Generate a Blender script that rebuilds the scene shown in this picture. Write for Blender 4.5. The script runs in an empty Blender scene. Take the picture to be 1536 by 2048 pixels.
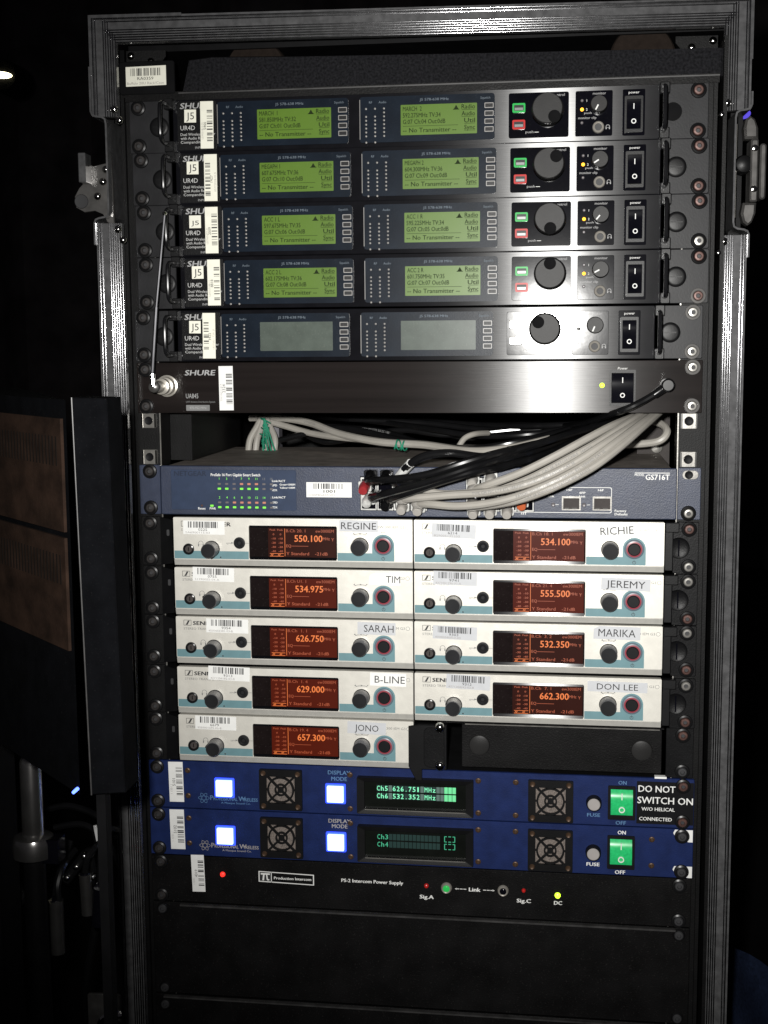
import bpy, math, random
from mathutils import Vector, Matrix
random.seed(7)
SC = bpy.context.scene
COL = SC.collection
PI = math.pi
ZR = 1100.0                       # millimetres from the floor to the top of the first rack unit
MM = 0.001
# ------------------------------------------------------------------ camera
RX = Vector((0.9904769, 0.13748736, -0.00726237))
RY = Vector((0.01015976, -0.12559334, -0.99202978))
RZ = Vector((-0.13730366, 0.9825088, -0.12579414))
CP = Vector((133.51, -1132.04, -206.09))       # mm, relative to the rack's top edge
FPX = 2676.98
cam_d = bpy.data.cameras.new('camera')
cam = bpy.data.objects.new('camera', cam_d)
COL.objects.link(cam)
cam_d.sensor_fit = 'VERTICAL'
cam_d.sensor_height = 36.0
cam_d.sensor_width = 27.0
cam_d.lens = FPX / 2048 * 36
cam_d.clip_start = 0.02
cam_d.clip_end = 60
M = Matrix((RX, -RY, -RZ)).transposed().to_4x4()
M.translation = (CP + Vector((0, 0, ZR))) * MM
cam.matrix_world = M
SC.camera = cam


def at(px, py, y=0.0):
    """point (mm, rack frame) on the plane at depth y that the photograph shows at pixel px, py"""
    d = RX * ((px - 768) / FPX) + RY * ((py - 1024) / FPX) + RZ
    t = (y - CP.y) / d.y
    return CP + d * t


# ------------------------------------------------------------------ world, flash, exposure
W = bpy.data.worlds.new('World')
SC.world = W
W.use_nodes = True
W.node_tree.nodes['Background'].inputs[0].default_value = (0.9, 0.85, 1.0, 1)
W.node_tree.nodes['Background'].inputs[1].default_value = 0.012
SC.view_settings.view_transform = 'Standard'
SC.view_settings.look = 'None'
SC.view_settings.exposure = 0
SC.view_settings.gamma = 1
fl = bpy.data.lights.new('camera_flash', 'SPOT')
fl.energy = 80
fl.color = (1.0, 0.985, 0.95)
fl.spot_size = math.radians(68)
fl.spot_blend = 1.0
fl.shadow_soft_size = 0.012
flo = bpy.data.objects.new('camera_flash', fl)
COL.objects.link(flo)
FLP = Vector((CP.x - 34, CP.y + 8, CP.z + 34 + ZR)) * MM
flo.location = FLP
flo.rotation_euler = (Vector((120, 0, -285 + ZR)) * MM - FLP).to_track_quat('-Z', 'Y').to_euler()

# ------------------------------------------------------------------ materials
MATS = {}


def mk(name, col, rough=.5, metal=0.0, spec=.5, emit=None, es=0.0, var=.12, vs=60, bump=0.0, bs=900, brushed=0.0,
       streak=0.0, specks=0.0, rvar=0.0, coat=0.0, sx=1.0):
    m = bpy.data.materials.new(name)
    m.use_nodes = True
    nt = m.node_tree
    N, L = nt.nodes, nt.links
    b = N['Principled BSDF']
    b.inputs['Roughness'].default_value = rough
    b.inputs['Metallic'].default_value = metal
    b.inputs['Specular IOR Level'].default_value = spec
    b.inputs['Coat Weight'].default_value = coat
    tc = N.new('ShaderNodeTexCoord')
    mp = N.new('ShaderNodeMapping')
    mp.inputs['Scale'].default_value = (sx, 1, 1)
    L.new(tc.outputs['Object'], mp.inputs['Vector'])
    n = N.new('ShaderNodeTexNoise')
    n.inputs['Scale'].default_value = vs
    n.inputs['Detail'].default_value = 5
    L.new(mp.outputs['Vector'], n.inputs['Vector'])
    r = N.new('ShaderNodeValToRGB')
    r.color_ramp.elements[0].position = .3
    r.color_ramp.elements[1].position = .7
    c = col
    r.color_ramp.elements[0].color = (c[0] * (1 - var), c[1] * (1 - var), c[2] * (1 - var), 1)
    r.color_ramp.elements[1].color = (min(1, c[0] * (1 + var)), min(1, c[1] * (1 + var)), min(1, c[2] * (1 + var)), 1)
    L.new(n.outputs['Fac'], r.inputs['Fac'])
    out = r.outputs['Color']
    if specks:                                   # dust
        v = N.new('ShaderNodeTexNoise')
        v.inputs['Scale'].default_value = 700
        v.inputs['Detail'].default_value = 2
        L.new(tc.outputs['Object'], v.inputs['Vector'])
        rr = N.new('ShaderNodeValToRGB')
        rr.color_ramp.elements[0].position = .62
        rr.color_ramp.elements[1].position = .78
        L.new(v.outputs['Fac'], rr.inputs['Fac'])
        mu = N.new('ShaderNodeMath')
        mu.operation = 'MULTIPLY'
        mu.inputs[1].default_value = specks
        L.new(rr.outputs['Color'], mu.inputs[0])
        mx = N.new('ShaderNodeMix')
        mx.data_type = 'RGBA'
        L.new(mu.outputs[0], mx.inputs['Factor'])
        L.new(out, mx.inputs['A'])
        mx.inputs['B'].default_value = (.42, .40, .37, 1)
        out = mx.outputs['Result']
    L.new(out, b.inputs['Base Color'])
    if rvar:
        n2 = N.new('ShaderNodeTexNoise')
        n2.inputs['Scale'].default_value = 35
        n2.inputs['Detail'].default_value = 6
        L.new(tc.outputs['Object'], n2.inputs['Vector'])
        mr = N.new('ShaderNodeMapRange')
        mr.inputs['To Min'].default_value = max(.02, rough - rvar)
        mr.inputs['To Max'].default_value = min(1, rough + rvar)
        L.new(n2.outputs['Fac'], mr.inputs['Value'])
        L.new(mr.outputs['Result'], b.inputs['Roughness'])
    if bump:
        nb = N.new('ShaderNodeTexNoise')
        nb.inputs['Scale'].default_value = bs
        nb.inputs['Detail'].default_value = 2
        if streak:
            m2 = N.new('ShaderNodeMapping')
            m2.inputs['Scale'].default_value = (streak, 1, 1)
            L.new(tc.outputs['Object'], m2.inputs['Vector'])
            L.new(m2.outputs['Vector'], nb.inputs['Vector'])
        else:
            L.new(tc.outputs['Object'], nb.inputs['Vector'])
        bp = N.new('ShaderNodeBump')
        bp.inputs['Strength'].default_value = bump
        bp.inputs['Distance'].default_value = 0.0006
        L.new(nb.outputs['Fac'], bp.inputs['Height'])
        L.new(bp.outputs['Normal'], b.inputs['Normal'])
    if brushed:
        b.inputs['Anisotropic'].default_value = brushed
        t = N.new('ShaderNodeCombineXYZ')
        t.inputs[2].default_value = 1.0
        L.new(t.outputs[0], b.inputs['Tangent'])
    if emit:
        b.inputs['Emission Color'].default_value = (*emit, 1)
        b.inputs['Emission Strength'].default_value = es
    MATS[name] = m
    return m


mk('brushed_face', (.006, .006, .0075), .26, 0, spec=.5, brushed=.98, var=.15, vs=90, bump=.03, bs=1500, streak=.02, rvar=.02)
mk('brushed_brown', (.013, .0105, .010), .29, 0, spec=.40, brushed=.97, var=.25, vs=120, sx=.03, bump=.05, bs=1400, streak=.02, rvar=.02)
mk('ear_metal', (.016, .016, .0175), .45, 0, spec=.18, var=.2, vs=70, bump=.12, bs=900, rvar=.06)
mk('black_paint', (.0045, .0045, .005), .4, 0, spec=.16, var=.3, vs=50, bump=.2, bs=900, specks=.02, rvar=.1)
mk('black_matte', (.004, .004, .0045), .8, 0, spec=.1, var=.3)
mk('black_gloss', (.003, .003, .005), .065, 0, spec=.5, var=.2, specks=.012, bump=.012, bs=120)
mk('black_plastic', (.0055, .0055, .006), .4, 0, spec=.2, var=.2, bump=.1, bs=1200)
mk('knob_grey', (.018, .0175, .0175), .42, 0, spec=.15, var=.15, bump=.12, bs=1600)
mk('knob_dark', (.007, .007, .008), .45, 0, spec=.15, var=.15)
mk('knob_iem', (.014, .0145, .016), .5, 0, spec=.12, var=.2, bump=.1, bs=1200)
mk('chrome', (.72, .71, .68), .13, 1.0, var=.05)
mk('dull_steel', (.30, .29, .27), .26, .65, var=.25, vs=120, bump=.05, bs=700)
mk('aluminium', (.19, .19, .195), .18, .64, var=.25, vs=160, rvar=.03)
mk('module_blue', (.007, .011, .018), .3, 0, spec=.07, var=.2, specks=.02, bump=.06, bs=1200)
mk('meter_dot', (.20, .19, .18), .35, 0, var=.1)
mk('outline_white', (.22, .21, .20), .4, 0, var=.1)
mk('header_print', (.10, .13, .16), .6, 0)
mk('lcd_green', (.05, .083, .012), .35, 0, spec=.2, emit=(.165, .36, .020), es=.27, var=.12, vs=30, specks=.04)
mk('lcd_off', (.070, .086, .074), .3, 0, spec=.12, var=.12, vs=110, specks=.10)
mk('lcd_ink', (.008, .014, .003), .6, 0, spec=.1, emit=(.03, .07, .004), es=.15)
mk('print_white', (.72, .72, .70), .6, 0, var=.03)
mk('print_soft', (.50, .50, .49), .6, 0, var=.03)
mk('print_grey', (.33, .33, .33), .55, 0, var=.05)
mk('print_black', (.02, .02, .022), .6, 0)
mk('print_dim', (.16, .16, .16), .6, 0)
mk('print_blue', (.07, .16, .30), .6, 0)
mk('print_fade', (.30, .28, .27), .7, 0)
mk('paper', (.80, .79, .68), .6, 0, var=.04, vs=160, bump=.05, bs=300)
mk('paper_white', (.78, .78, .76), .55, 0, var=.04, vs=160, bump=.05, bs=300)
mk('paper_grey', (.50, .51, .53), .5, 0, var=.04, vs=160, bump=.05, bs=300)
mk('led_green', (.1, .6, .1), .3, emit=(.12, 1.0, .06), es=1.3)
mk('led_lime', (.4, .7, .1), .3, emit=(.62, 1.0, .02), es=2.2)
mk('led_amber', (.8, .4, .05), .3, emit=(1.0, .42, .02), es=2.2)
mk('led_red', (.7, .03, .02), .3, emit=(1.0, .03, .02), es=1.3)
mk('led_red_dim', (.30, .012, .01), .3, emit=(1.0, .02, .02), es=.12)
mk('led_off', (.12, .11, .115), .35)
mk('led_orange_dim', (.34, .16, .12), .35, emit=(1.0, .25, .12), es=.18)
mk('led_green_dim', (.14, .5, .06), .35, emit=(.25, 1.0, .05), es=.55)
mk('led_blue', (.05, .1, .9), .3, emit=(.10, .18, 1.0), es=4)
mk('key_green', (.02, .14, .04), .3, 0, spec=.1, emit=(.02, .8, .12), es=.42)
mk('key_red', (.22, .015, .015), .3, 0, spec=.1, emit=(1.0, .05, .04), es=.30)
mk('key_white', (.10, .10, .10), .3, 0, emit=(.7, .8, .75), es=.10)
mk('button_blue', (.6, .7, 1.0), .3, emit=(.50, .70, 1.0), es=1.7)
mk('button_glow', (.02, .05, .8), .3, emit=(.03, .07, 1.0), es=1.8)
mk('rocker_green', (.02, .30, .10), .12, 0, spec=1.0, emit=(.01, .50, .13), es=.36, var=.25, vs=400)
mk('switch_blue', (.026, .034, .062), .42, 0, var=.12, vs=120, bump=.25, bs=1100, specks=.05, spec=.4)
mk('switch_panel', (.026, .040, .078), .5, 0, spec=.2, var=.1, vs=120, bump=.1, bs=1100)
mk('switch_top', (.24, .212, .19), .6, 0, spec=.2, var=.25, vs=60, bump=.2, bs=900, specks=.2)
mk('filter_blue', (.008, .017, .074), .5, 0, spec=.15, var=.18, vs=80, bump=.2, bs=1000, specks=.01)
mk('iem_silver', (.70, .678, .618), .38, .30, var=.06, vs=120, bump=.12, bs=1600)
mk('iem_lip_shade', (.42, .41, .38), .45, .15, var=.06, vs=150, bump=.1, bs=1600)  # darkened silver: shade of the down-slanting lip put into the colour
mk('iem_teal', (.115, .225, .25), .5, 0, var=.06, vs=150)
mk('iem_glass', (.010, .007, .007), .10, 0, var=.2, specks=.05)
mk('iem_lit', (.010, .004, .003), .3, 0, spec=.15, emit=(.60, .050, .010), es=.13, var=.15)
mk('iem_lit_dim', (.010, .005, .004), .3, 0, spec=.15, emit=(.55, .05, .012), es=.04, var=.15)
mk('iem_digit', (.1, .03, .01), .5, emit=(1.0, .22, .035), es=.80)
mk('iem_text', (.06, .02, .008), .5, emit=(1.0, .13, .02), es=.30)
mk('ring_red', (.24, .045, .06), .25, 0, var=.2)
mk('ring_blue', (.11, .14, .17), .35, 0)
mk('rust_screw', (.085, .045, .038), .42, .3, spec=.3, var=.35, vs=300, bump=.2, bs=500)
mk('washer_black', (.007, .007, .0075), .33, 0, spec=.3, var=.2)
mk('washer_grey', (.16, .155, .15), .35, .2, var=.2)
mk('gold_screw', (.075, .045, .028), .45, .4, spec=.3, var=.3, vs=300)
mk('fan_mesh', (.15, .125, .11), .85, 0, var=.5, vs=900, bump=.8, bs=1500)
mk('cable_grey', (.34, .322, .29), .42, 0, var=.07, vs=60, spec=.45)
mk('cable_black', (.006, .006, .0065), .2, 0, spec=.5, var=.2)
mk('plug_grey', (.42, .40, .37), .4, 0, var=.1)
mk('plug_clear', (.55, .55, .53), .15, 0, var=.3, vs=300)
mk('plug_red', (.34, .03, .035), .35, 0, var=.1)
mk('plug_orange', (.55, .13, .05), .35, 0, var=.1)
mk('twine_green', (.012, .20, .115), .6, 0, var=.2)
mk('foam', (.011, .011, .0125), .95, 0, spec=.05, var=.55, vs=500, bump=.8, bs=500, specks=.02)
mk('puck_brown', (.014, .010, .008), .9, 0, spec=.1, var=.2, vs=200, bump=.5, bs=500)
mk('rack_black', (.0045, .0044, .0046), .5, 0, spec=.15, var=.3, vs=60, bump=.25, bs=900, specks=.02)
mk('inner_brown', (.045, .039, .037), .65, 0, spec=.2, var=.25, vs=40, bump=.3, bs=700, specks=.08)
mk('rear_grey', (.13, .125, .14), .55, 0, var=.15)
mk('laminate', (.004, .004, .0045), .5, 0, spec=.1, var=.3)
mk('panel_black', (.0042, .004, .0042), .48, 0, spec=.13, var=.4, vs=40, bump=.3, bs=800, specks=.03, rvar=.15)
mk('vfd_glass', (.006, .007, .006), .12, 0, var=.2)
mk('vfd_text', (.05, .3, .15), .4, emit=(.30, 1.0, .58), es=.85)
mk('vfd_text_dim', (.03, .2, .11), .4, emit=(.10, .75, .42), es=.38)
mk('vfd_cell', (.02, .05, .04), .5, emit=(.28, .40, .36), es=.28)
mk('vfd_bar', (.05, .3, .15), .4, emit=(.22, .85, .34), es=.62)
mk('vfd_cell_dark', (.004, .018, .016), .5, emit=(.0, .03, .025), es=.3)
mk('cabinet_black', (.0032, .0034, .0042), .9, 0, spec=.03, var=.3, specks=.015)
mk('cabinet_brown', (.022, .0125, .0085), .8, 0, spec=.1, var=.5, vs=60, sx=.06, bump=.3, bs=300, specks=.02)
mk('cabinet_slot', (.007, .005, .004), .9, 0, spec=.1)
mk('denim', (.006, .010, .024), .9, 0, spec=.1, var=.3, vs=300, bump=.5, bs=900)
mk('latch_metal', (.15, .145, .14), .28, .7, var=.3, vs=90)
mk('rail_ridge', (.42, .42, .43), .13, 1.0, var=.25, vs=300)
mk('panel_gloss', (.003, .003, .005), .080, 0, spec=.5, var=.2, specks=.012, bump=.02, bs=140)
mk('post_metal', (.42, .41, .40), .20, .95, var=.2, vs=60)
mk('label_black', (.006, .006, .007), .5, 0, spec=.1)
mk('emboss_blue', (.016, .022, .042), .5, 0, spec=.2)
mk('rod_metal', (.075, .075, .08), .25, .8, var=.2)
mk('rim_gloss', (.004, .004, .005), .155, 0, spec=.28, brushed=.97)
mk('handle_black', (.008, .008, .009), .22, 0, spec=.22, var=.2)
mk('dark_screw', (.045, .041, .040), .32, .35, spec=.5, var=.3, vs=300)
mk('knob_side', (.10, .10, .105), .4, 0, spec=.5, var=.15, bump=.2, bs=1500)
mk('nickel', (.50, .47, .42), .28, .6, var=.15)
mk('edge_grey', (.035, .034, .034), .4, 0, spec=.5, var=.4, vs=90)  # lighter grey that paints the highlight along black edges
mk('drape', (.045, .040, .042), .95, 0, spec=.05, var=.4, vs=8)
mk('stage_floor', (.006, .0055, .0055), .6, 0, spec=.1, var=.5, vs=5, bump=.3, bs=120)
mk('lamp_glow', (1, .9, .7), .5, emit=(1.0, .90, .55), es=6)
mk('lamp_purple', (.2, .15, .8), .5, emit=(.14, .10, .85), es=.9)
mk('lamp_orange', (.8, .3, .1), .5, emit=(1.0, .25, .05), es=.12)


# ------------------------------------------------------------------ mesh builder (millimetres)
def rrect(x0, x1, z0, z1, r=1.0, n=4):
    pts = []
    for cx, cz, a0 in ((x1 - r, z0 + r, -90), (x1 - r, z1 - r, 0), (x0 + r, z1 - r, 90), (x0 + r, z0 + r, 180)):
        for i in range(n + 1):
            a = math.radians(a0 + 90 * i / n)
            pts.append((cx + r * math.cos(a), cz + r * math.sin(a)))
    return pts


def circ(cx, cz, r, n=24, a0=0, a1=360):
    full = abs(a1 - a0 - 360) < 1e-6
    k = n if full else n + 1
    return [(cx + r * math.cos(math.radians(a0 + (a1 - a0) * i / n)), cz + r * math.sin(math.radians(a0 + (a1 - a0) * i / n))) for i in range(k)]


TXT = {}


def glyphs(s, bold=0.0, res=2):
    key = (s, bold, res)
    if key not in TXT:
        c = bpy.data.curves.new('glyph', 'FONT')
        c.body = s
        c.resolution_u = res
        c.offset = bold
        o = bpy.data.objects.new('glyph', c)
        me = bpy.data.meshes.new_from_object(o)
        vs = [(v.co.x, v.co.y) for v in me.vertices]
        fs = [tuple(p.vertices) for p in me.polygons]
        bpy.data.objects.remove(o)
        bpy.data.curves.remove(c)
        bpy.data.meshes.remove(me)
        TXT[key] = (vs, fs)
    return TXT[key]


class MB:
    def __init__(self):
        self.v, self.f, self.m, self.names = [], [], [], []

    def mi(self, name):
        if name not in self.names:
            self.names.append(name)
        return self.names.index(name)

    def add(self, vs, fs, mat):
        o = len(self.v)
        self.v += vs
        k = self.mi(mat)
        for f in fs:
            self.f.append(tuple(i + o for i in f))
            self.m.append(k)
        return self

    def box(self, x0, x1, y0, y1, z0, z1, mat):
        vs = [(x, y, z) for x in (x0, x1) for y in (y0, y1) for z in (z0, z1)]
        fs = [(0, 1, 3, 2), (4, 6, 7, 5), (0, 4, 5, 1), (2, 3, 7, 6), (0, 2, 6, 4), (1, 5, 7, 3)]
        return self.add(vs, fs, mat)

    def prism(self, out, y0, y1, mat, cham=0.0):
        """outline (x,z) counter-clockwise from the front; y0 front, y1 back"""
        n = len(out)
        vs, fs = [], []
        if cham:
            cx = sum(p[0] for p in out) / n
            cz = sum(p[1] for p in out) / n
            w = max(abs(p[0] - cx) for p in out)
            h = max(abs(p[1] - cz) for p in out)
            ins = [(cx + (p[0] - cx) * (1 - cham / w), cz + (p[1] - cz) * (1 - cham / h)) for p in out]
            vs = [(p[0], y0, p[1]) for p in ins] + [(p[0], y0 + cham, p[1]) for p in out] + [(p[0], y1, p[1]) for p in out]
            k = 2
        else:
            vs = [(p[0], y0, p[1]) for p in out] + [(p[0], y1, p[1]) for p in out]
            k = 1
        fs.append(tuple(range(n)))
        for j in range(k):
            for i in range(n):
                a, b = j * n + i, j * n + (i + 1) % n
                fs.append((a, a + n, b + n, b))
        fs.append(tuple(range(k * n + n - 1, k * n - 1, -1)))
        return self.add(vs, fs, mat)

    def ring(self, out, inn, y0, y1, mat, yi=None):
        n = len(out)
        yi = y0 if yi is None else yi
        vs = [(p[0], y0, p[1]) for p in out] + [(p[0], yi, p[1]) for p in inn] + [(p[0], y1, p[1]) for p in out] + [(p[0], y1, p[1]) for p in inn]
        fs = []
        for i in range(n):
            j = (i + 1) % n
            fs += [(i, j, n + j, n + i), (i, 2 * n + i, 2 * n + j, j), (n + i, n + j, 3 * n + j, 3 * n + i), (2 * n + i, 3 * n + i, 3 * n + j, 2 * n + j)]
        return self.add(vs, fs, mat)

    def flat(self, out, y, mat):
        return self.add([(p[0], y, p[1]) for p in out], [tuple(range(len(out)))], mat)

    def rect(self, x0, x1, z0, z1, y, mat):
        return self.flat([(x0, z0), (x1, z0), (x1, z1), (x0, z1)], y, mat)

    def lathe(self, cx, cz, prof, mat, n=20, cap0=True, mats=None):
        """prof: (radius, y) from the front to the back"""
        vs, o = [], len(self.v)
        for r, y in prof:
            for i in range(n):
                a = 2 * PI * i / n
                vs.append((cx + r * math.cos(a), y, cz + r * math.sin(a)))
        self.add(vs, [], mat)
        for k in range(len(prof) - 1):
            mm = self.mi(mats[k] if mats else mat)
            for i in range(n):
                j = (i + 1) % n
                self.f.append((o + k * n + i, o + (k + 1) * n + i, o + (k + 1) * n + j, o + k * n + j))
                self.m.append(mm)
        if cap0:
            self.f.append(tuple(o + i for i in range(n)))
            self.m.append(self.mi(mats[0] if mats else mat))
        return self

    def tube(self, pts, r, mat, n=8, smooth=4, caps=True, taper=None):
        P = [Vector(p) for p in pts]
        if smooth and len(P) > 2:
            Q = []
            for i in range(len(P) - 1):
                p0, p1, p2, p3 = P[max(0, i - 1)], P[i], P[i + 1], P[min(len(P) - 1, i + 2)]
                for k in range(smooth):
                    t = k / smooth
                    Q.append(.5 * ((2 * p1) + (p2 - p0) * t + (2 * p0 - 5 * p1 + 4 * p2 - p3) * t * t + (3 * p1 - p0 - 3 * p2 + p3) * t ** 3))
            Q.append(P[-1])
            P = Q
        up = Vector((0, 0, 1))
        d0 = (P[1] - P[0]).normalized()
        if abs(d0.dot(up)) > .9:
            up = Vector((0, 1, 0))
        vs, nn = [], len(P)
        nrm = (up - d0 * up.dot(d0)).normalized()
        for i, p in enumerate(P):
            d = (P[min(nn - 1, i + 1)] - P[max(0, i - 1)]).normalized()
            nrm = (nrm - d * nrm.dot(d)).normalized()
            b = d.cross(nrm)
            rr = r if taper is None else r + (taper - r) * i / (nn - 1)
            for k in range(n):
                a = 2 * PI * k / n
                q = p + (nrm * math.cos(a) + b * math.sin(a)) * rr
                vs.append(tuple(q))
        fs = []
        for i in range(nn - 1):
            for k in range(n):
                j = (k + 1) % n
                fs.append((i * n + k, i * n + j, (i + 1) * n + j, (i + 1) * n + k))
        if caps:
            fs.append(tuple(range(n - 1, -1, -1)))
            fs.append(tuple((nn - 1) * n + k for k in range(n)))
        return self.add(vs, fs, mat)

    def text(self, s, x, z, h, y, mat, w=None, align='l', bold=0.0, shear=0.0, rot=0.0, res=2):
        """cap height h, lower-left (or centre) at x, z; rot in degrees"""
        vs, fs = glyphs(s, 0.0, res)
        if not vs:
            return self
        ref, _ = glyphs('H', 0.0, res)
        H = max(p[1] for p in ref) - min(p[1] for p in ref)
        x0 = min(p[0] for p in vs)
        x1 = max(p[0] for p in vs)
        k = h / H
        kx = k if w is None else w / (x1 - x0)
        off = {'l': 0, 'c': -(x1 - x0) * kx / 2, 'r': -(x1 - x0) * kx}[align]
        ca, sa = math.cos(math.radians(rot)), math.sin(math.radians(rot))
        shifts = ((0, 0, 0),) if bold < .008 else ((-bold * .9, -bold * .5, 0), (bold * .9, bold * .5, -.02))
        for du, dv, dy in shifts:                 # heavier strokes: a second impression a hair in front
            out = []
            for p in vs:
                u = (p[0] + du - x0) * kx + off + p[1] * k * shear
                v = (p[1] + dv) * k
                out.append((x + u * ca - v * sa, y + dy, z + u * sa + v * ca))
            self.add(out, fs, mat)
        return self

    def turn(self, cx, cz, deg, start=0):
        ca, sa = math.cos(math.radians(deg)), math.sin(math.radians(deg))
        for i in range(start, len(self.v)):
            x, y, z = self.v[i]
            self.v[i] = (cx + (x - cx) * ca - (z - cz) * sa, y, cz + (x - cx) * sa + (z - cz) * ca)
        return self

    def mesh(self, name):
        me = bpy.data.meshes.new(name)
        me.from_pydata([(a * MM, b * MM, c * MM) for a, b, c in self.v], [], self.f)
        for nm in self.names:
            me.materials.append(MATS[nm])
        me.polygons.foreach_set('material_index', self.m)
        me.polygons.foreach_set('use_smooth', [True] * len(self.f))
        me.update()
        me.set_sharp_from_angle(angle=0.6)
        return me


def link(name, me, parent=None, loc=None):
    o = bpy.data.objects.new(name, me)
    COL.objects.link(o)
    if parent:
        o.parent = parent
    if loc:
        o.location = [c * MM for c in loc]
    return o


CACHE = {}


def part(name, mb, parent, key=None, loc=None, label=None):
    """mb: a builder or a function that makes one; key shares the mesh between alike pieces"""
    if key is not None and key in CACHE:
        me = CACHE[key]
    else:
        me = (mb() if callable(mb) else mb).mesh(name)
        if key is not None:
            CACHE[key] = me
    o = link(name, me, parent, loc)
    if label:
        o['label'] = label
    return o


def thing(name, label, cat, loc=(0, 0, 0), group=None):
    o = bpy.data.objects.new(name, None)
    o.empty_display_size = .02
    COL.objects.link(o)
    o.location = Vector((loc[0], loc[1], loc[2] + ZR)) * MM
    o['label'] = label
    o['category'] = cat
    o['kind'] = 'thing'
    if group:
        o['group'] = group
    return o


def structure(name, mb):
    o = link(name, mb.mesh(name), None, (0, 0, ZR))
    o['kind'] = 'structure'
    return o


U = 44.45


def ub(k):
    return -(k + 1) * U


# ------------------------------------------------------------------ pieces shared by several units
def screw(root, x, z, head='rust_screw', washer='washer_black', y=-1.6, r=6.4):
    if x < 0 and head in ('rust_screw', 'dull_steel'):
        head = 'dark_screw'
    def wb():
        return MB().lathe(0, 0, [(3.6, -1.0), (4.6, -2.2), (r - .4, -1.6), (r, -.9), (r, 0)], washer, 24)

    w = part('washer', wb, root, ('washer', washer, r), (x, y, z))

    def sb():
        m = MB().lathe(0, 0, [(1.5, -2.2), (1.9, -3.4), (3.3, -3.3), (4.0, -2.4), (4.0, -.8)], head, 18, cap0=False)
        m.lathe(0, 0, [(1.5, -2.2)], 'print_black', 18)
        return m

    part('screw', sb, w, ('screw', head))


def barcode(mb, x0, x1, z0, z1, y, mat='print_black', seed=1, vertical=False):
    rnd = random.Random(seed)
    a, b = (z0, z1) if vertical else (x0, x1)
    p = a
    while p < b - .4:
        w = rnd.choice((.35, .35, .5, .8, 1.1))
        w = min(w, b - p)
        if vertical:
            mb.rect(x0, x1, p, p + w, y, mat)
        else:
            mb.rect(p, p + w, z0, z1, y, mat)
        p += w + rnd.choice((.35, .45, .6, 1.0, 1.5 if rnd.random() < .5 else .4))
    return mb


def vert_sticker(root, x0, x1, z0, z1, y, seed, digits, serial, flip=False, paper='paper', tilt=0.0, slim=None):
    cx, cz = (x0 + x1) / 2, (z0 + z1) / 2
    s = part('barcode_sticker', MB().prism([(x0, z0), (x1, z0), (x1, z1), (x0, z1)], y - .18, y, paper).turn(cx, cz, tilt), root)
    m = MB()
    w, h = x1 - x0, z1 - z0
    rnd = random.Random(seed)
    cuts = [rnd.uniform(.06, .16)]
    b0, b1 = (x0 + w * .5, x1 - w * .06) if not flip else (x0 + w * .08, x0 + w * .48)
    lo = z0 + h * rnd.uniform(.10, .2)
    hi = z0 + h * rnd.uniform(.84, .92)
    k = 5 + seed % 2
    for i in range(k):
        a = lo + (hi - lo) * i / k
        barcode(m, b0, b1, a, a + (hi - lo) / k * .68, y - .24, 'print_black', seed * 9 + i, True)
    tx = x0 + w * .44 if not flip else x0 + w * .66
    m.text(digits, tx, cz - h * .10, w * .2, y - .24, 'print_black', rot=90)
    m.text(serial, x0 + w * .22 if not flip else x1 - w * .08, z0 + h * .2, w * .14, y - .24, 'print_fade', rot=90)
    m.turn(cx, cz, tilt)
    part('barcode_print', m, s)


def rocker(mb, x0, x1, z0, z1, y, mat, deep=2.2):
    """a rocker pressed in at the top"""
    n = 6
    vs, fs = [], []
    zm = (z0 + z1) / 2
    prof = []
    for i in range(n + 1):
        t = i / n
        z = z0 + (z1 - z0) * t
        yy = y - .4 - deep * (1 - math.sin(PI * min(1, t * 1.25) * .5)) - .5 * (t > .99)
        prof.append((z, yy))
    for z, yy in prof:
        vs += [(x0, yy, z), (x1, yy, z)]
    m0 = len(vs)
    for z, yy in prof:
        vs += [(x0, y, z), (x1, y, z)]
    for i in range(n):
        a = 2 * i
        fs += [(a, a + 1, a + 3, a + 2), (a, a + 2, m0 + a + 2, m0 + a), (a + 1, m0 + a + 1, m0 + a + 3, a + 3)]
    fs += [(0, m0, m0 + 1, 1), (2 * n, 2 * n + 1, m0 + 2 * n + 1, m0 + 2 * n)]
    return mb.add(vs, fs, mat)


def power_switch(root, x0, x1, z0, z1, y, key):
    def fb():
        m = MB()
        m.ring(rrect(x0, x1, z0, z1, .8, 3), rrect(x0 + 1.6, x1 - 1.6, z0 + 2.6, z1 - 2.6, .5, 3), y - 1.4, y, 'black_plastic')
        m.rect(x0 + 1, x1 - 1, z0 + 1, z1 - 1, y - .2, 'black_matte')
        return m

    s = part('power_switch', fb, root, ('psw', key))

    def rb():
        m = MB()
        rocker(m, x0 + 2, x1 - 2, z0 + 3, z1 - 3, y - .4, 'black_gloss')
        return m

    part('rocker', rb, s, ('psr', key))

    def tb():
        m = MB()
        cx, h = (x0 + x1) / 2, z1 - z0
        m.box(cx - .35, cx + .35, y - 2.0, y - 1.0, z1 - h * .36, z1 - h * .21, 'print_white')
        m.ring(circ(cx, z0 + h * .30, 2.0, 20), circ(cx, z0 + h * .30, 1.25, 20), y - 2.75, y - 1.2, 'print_white')
        return m

    part('switch_mark', tb, s, ('pst', key))


# ------------------------------------------------------------------ the setting
fm = MB()
fm.box(-6000, 6000, -4000, 5000, -ZR - 40, -ZR, 'stage_floor')
structure('floor', fm)
dm = MB()
N = 160
vs, fs = [], []
for i in range(N + 1):
    x = -5000 + 10000 * i / N
    y = 4200 + 60 * math.sin(i * .9) + 30 * math.sin(i * .37)
    vs += [(x, y, -ZR), (x, y, 3000)]
for i in range(N):
    fs.append((2 * i, 2 * i + 2, 2 * i + 3, 2 * i + 1))
dm.add(vs, fs, 'drape')
structure('backdrop', dm)

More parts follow.
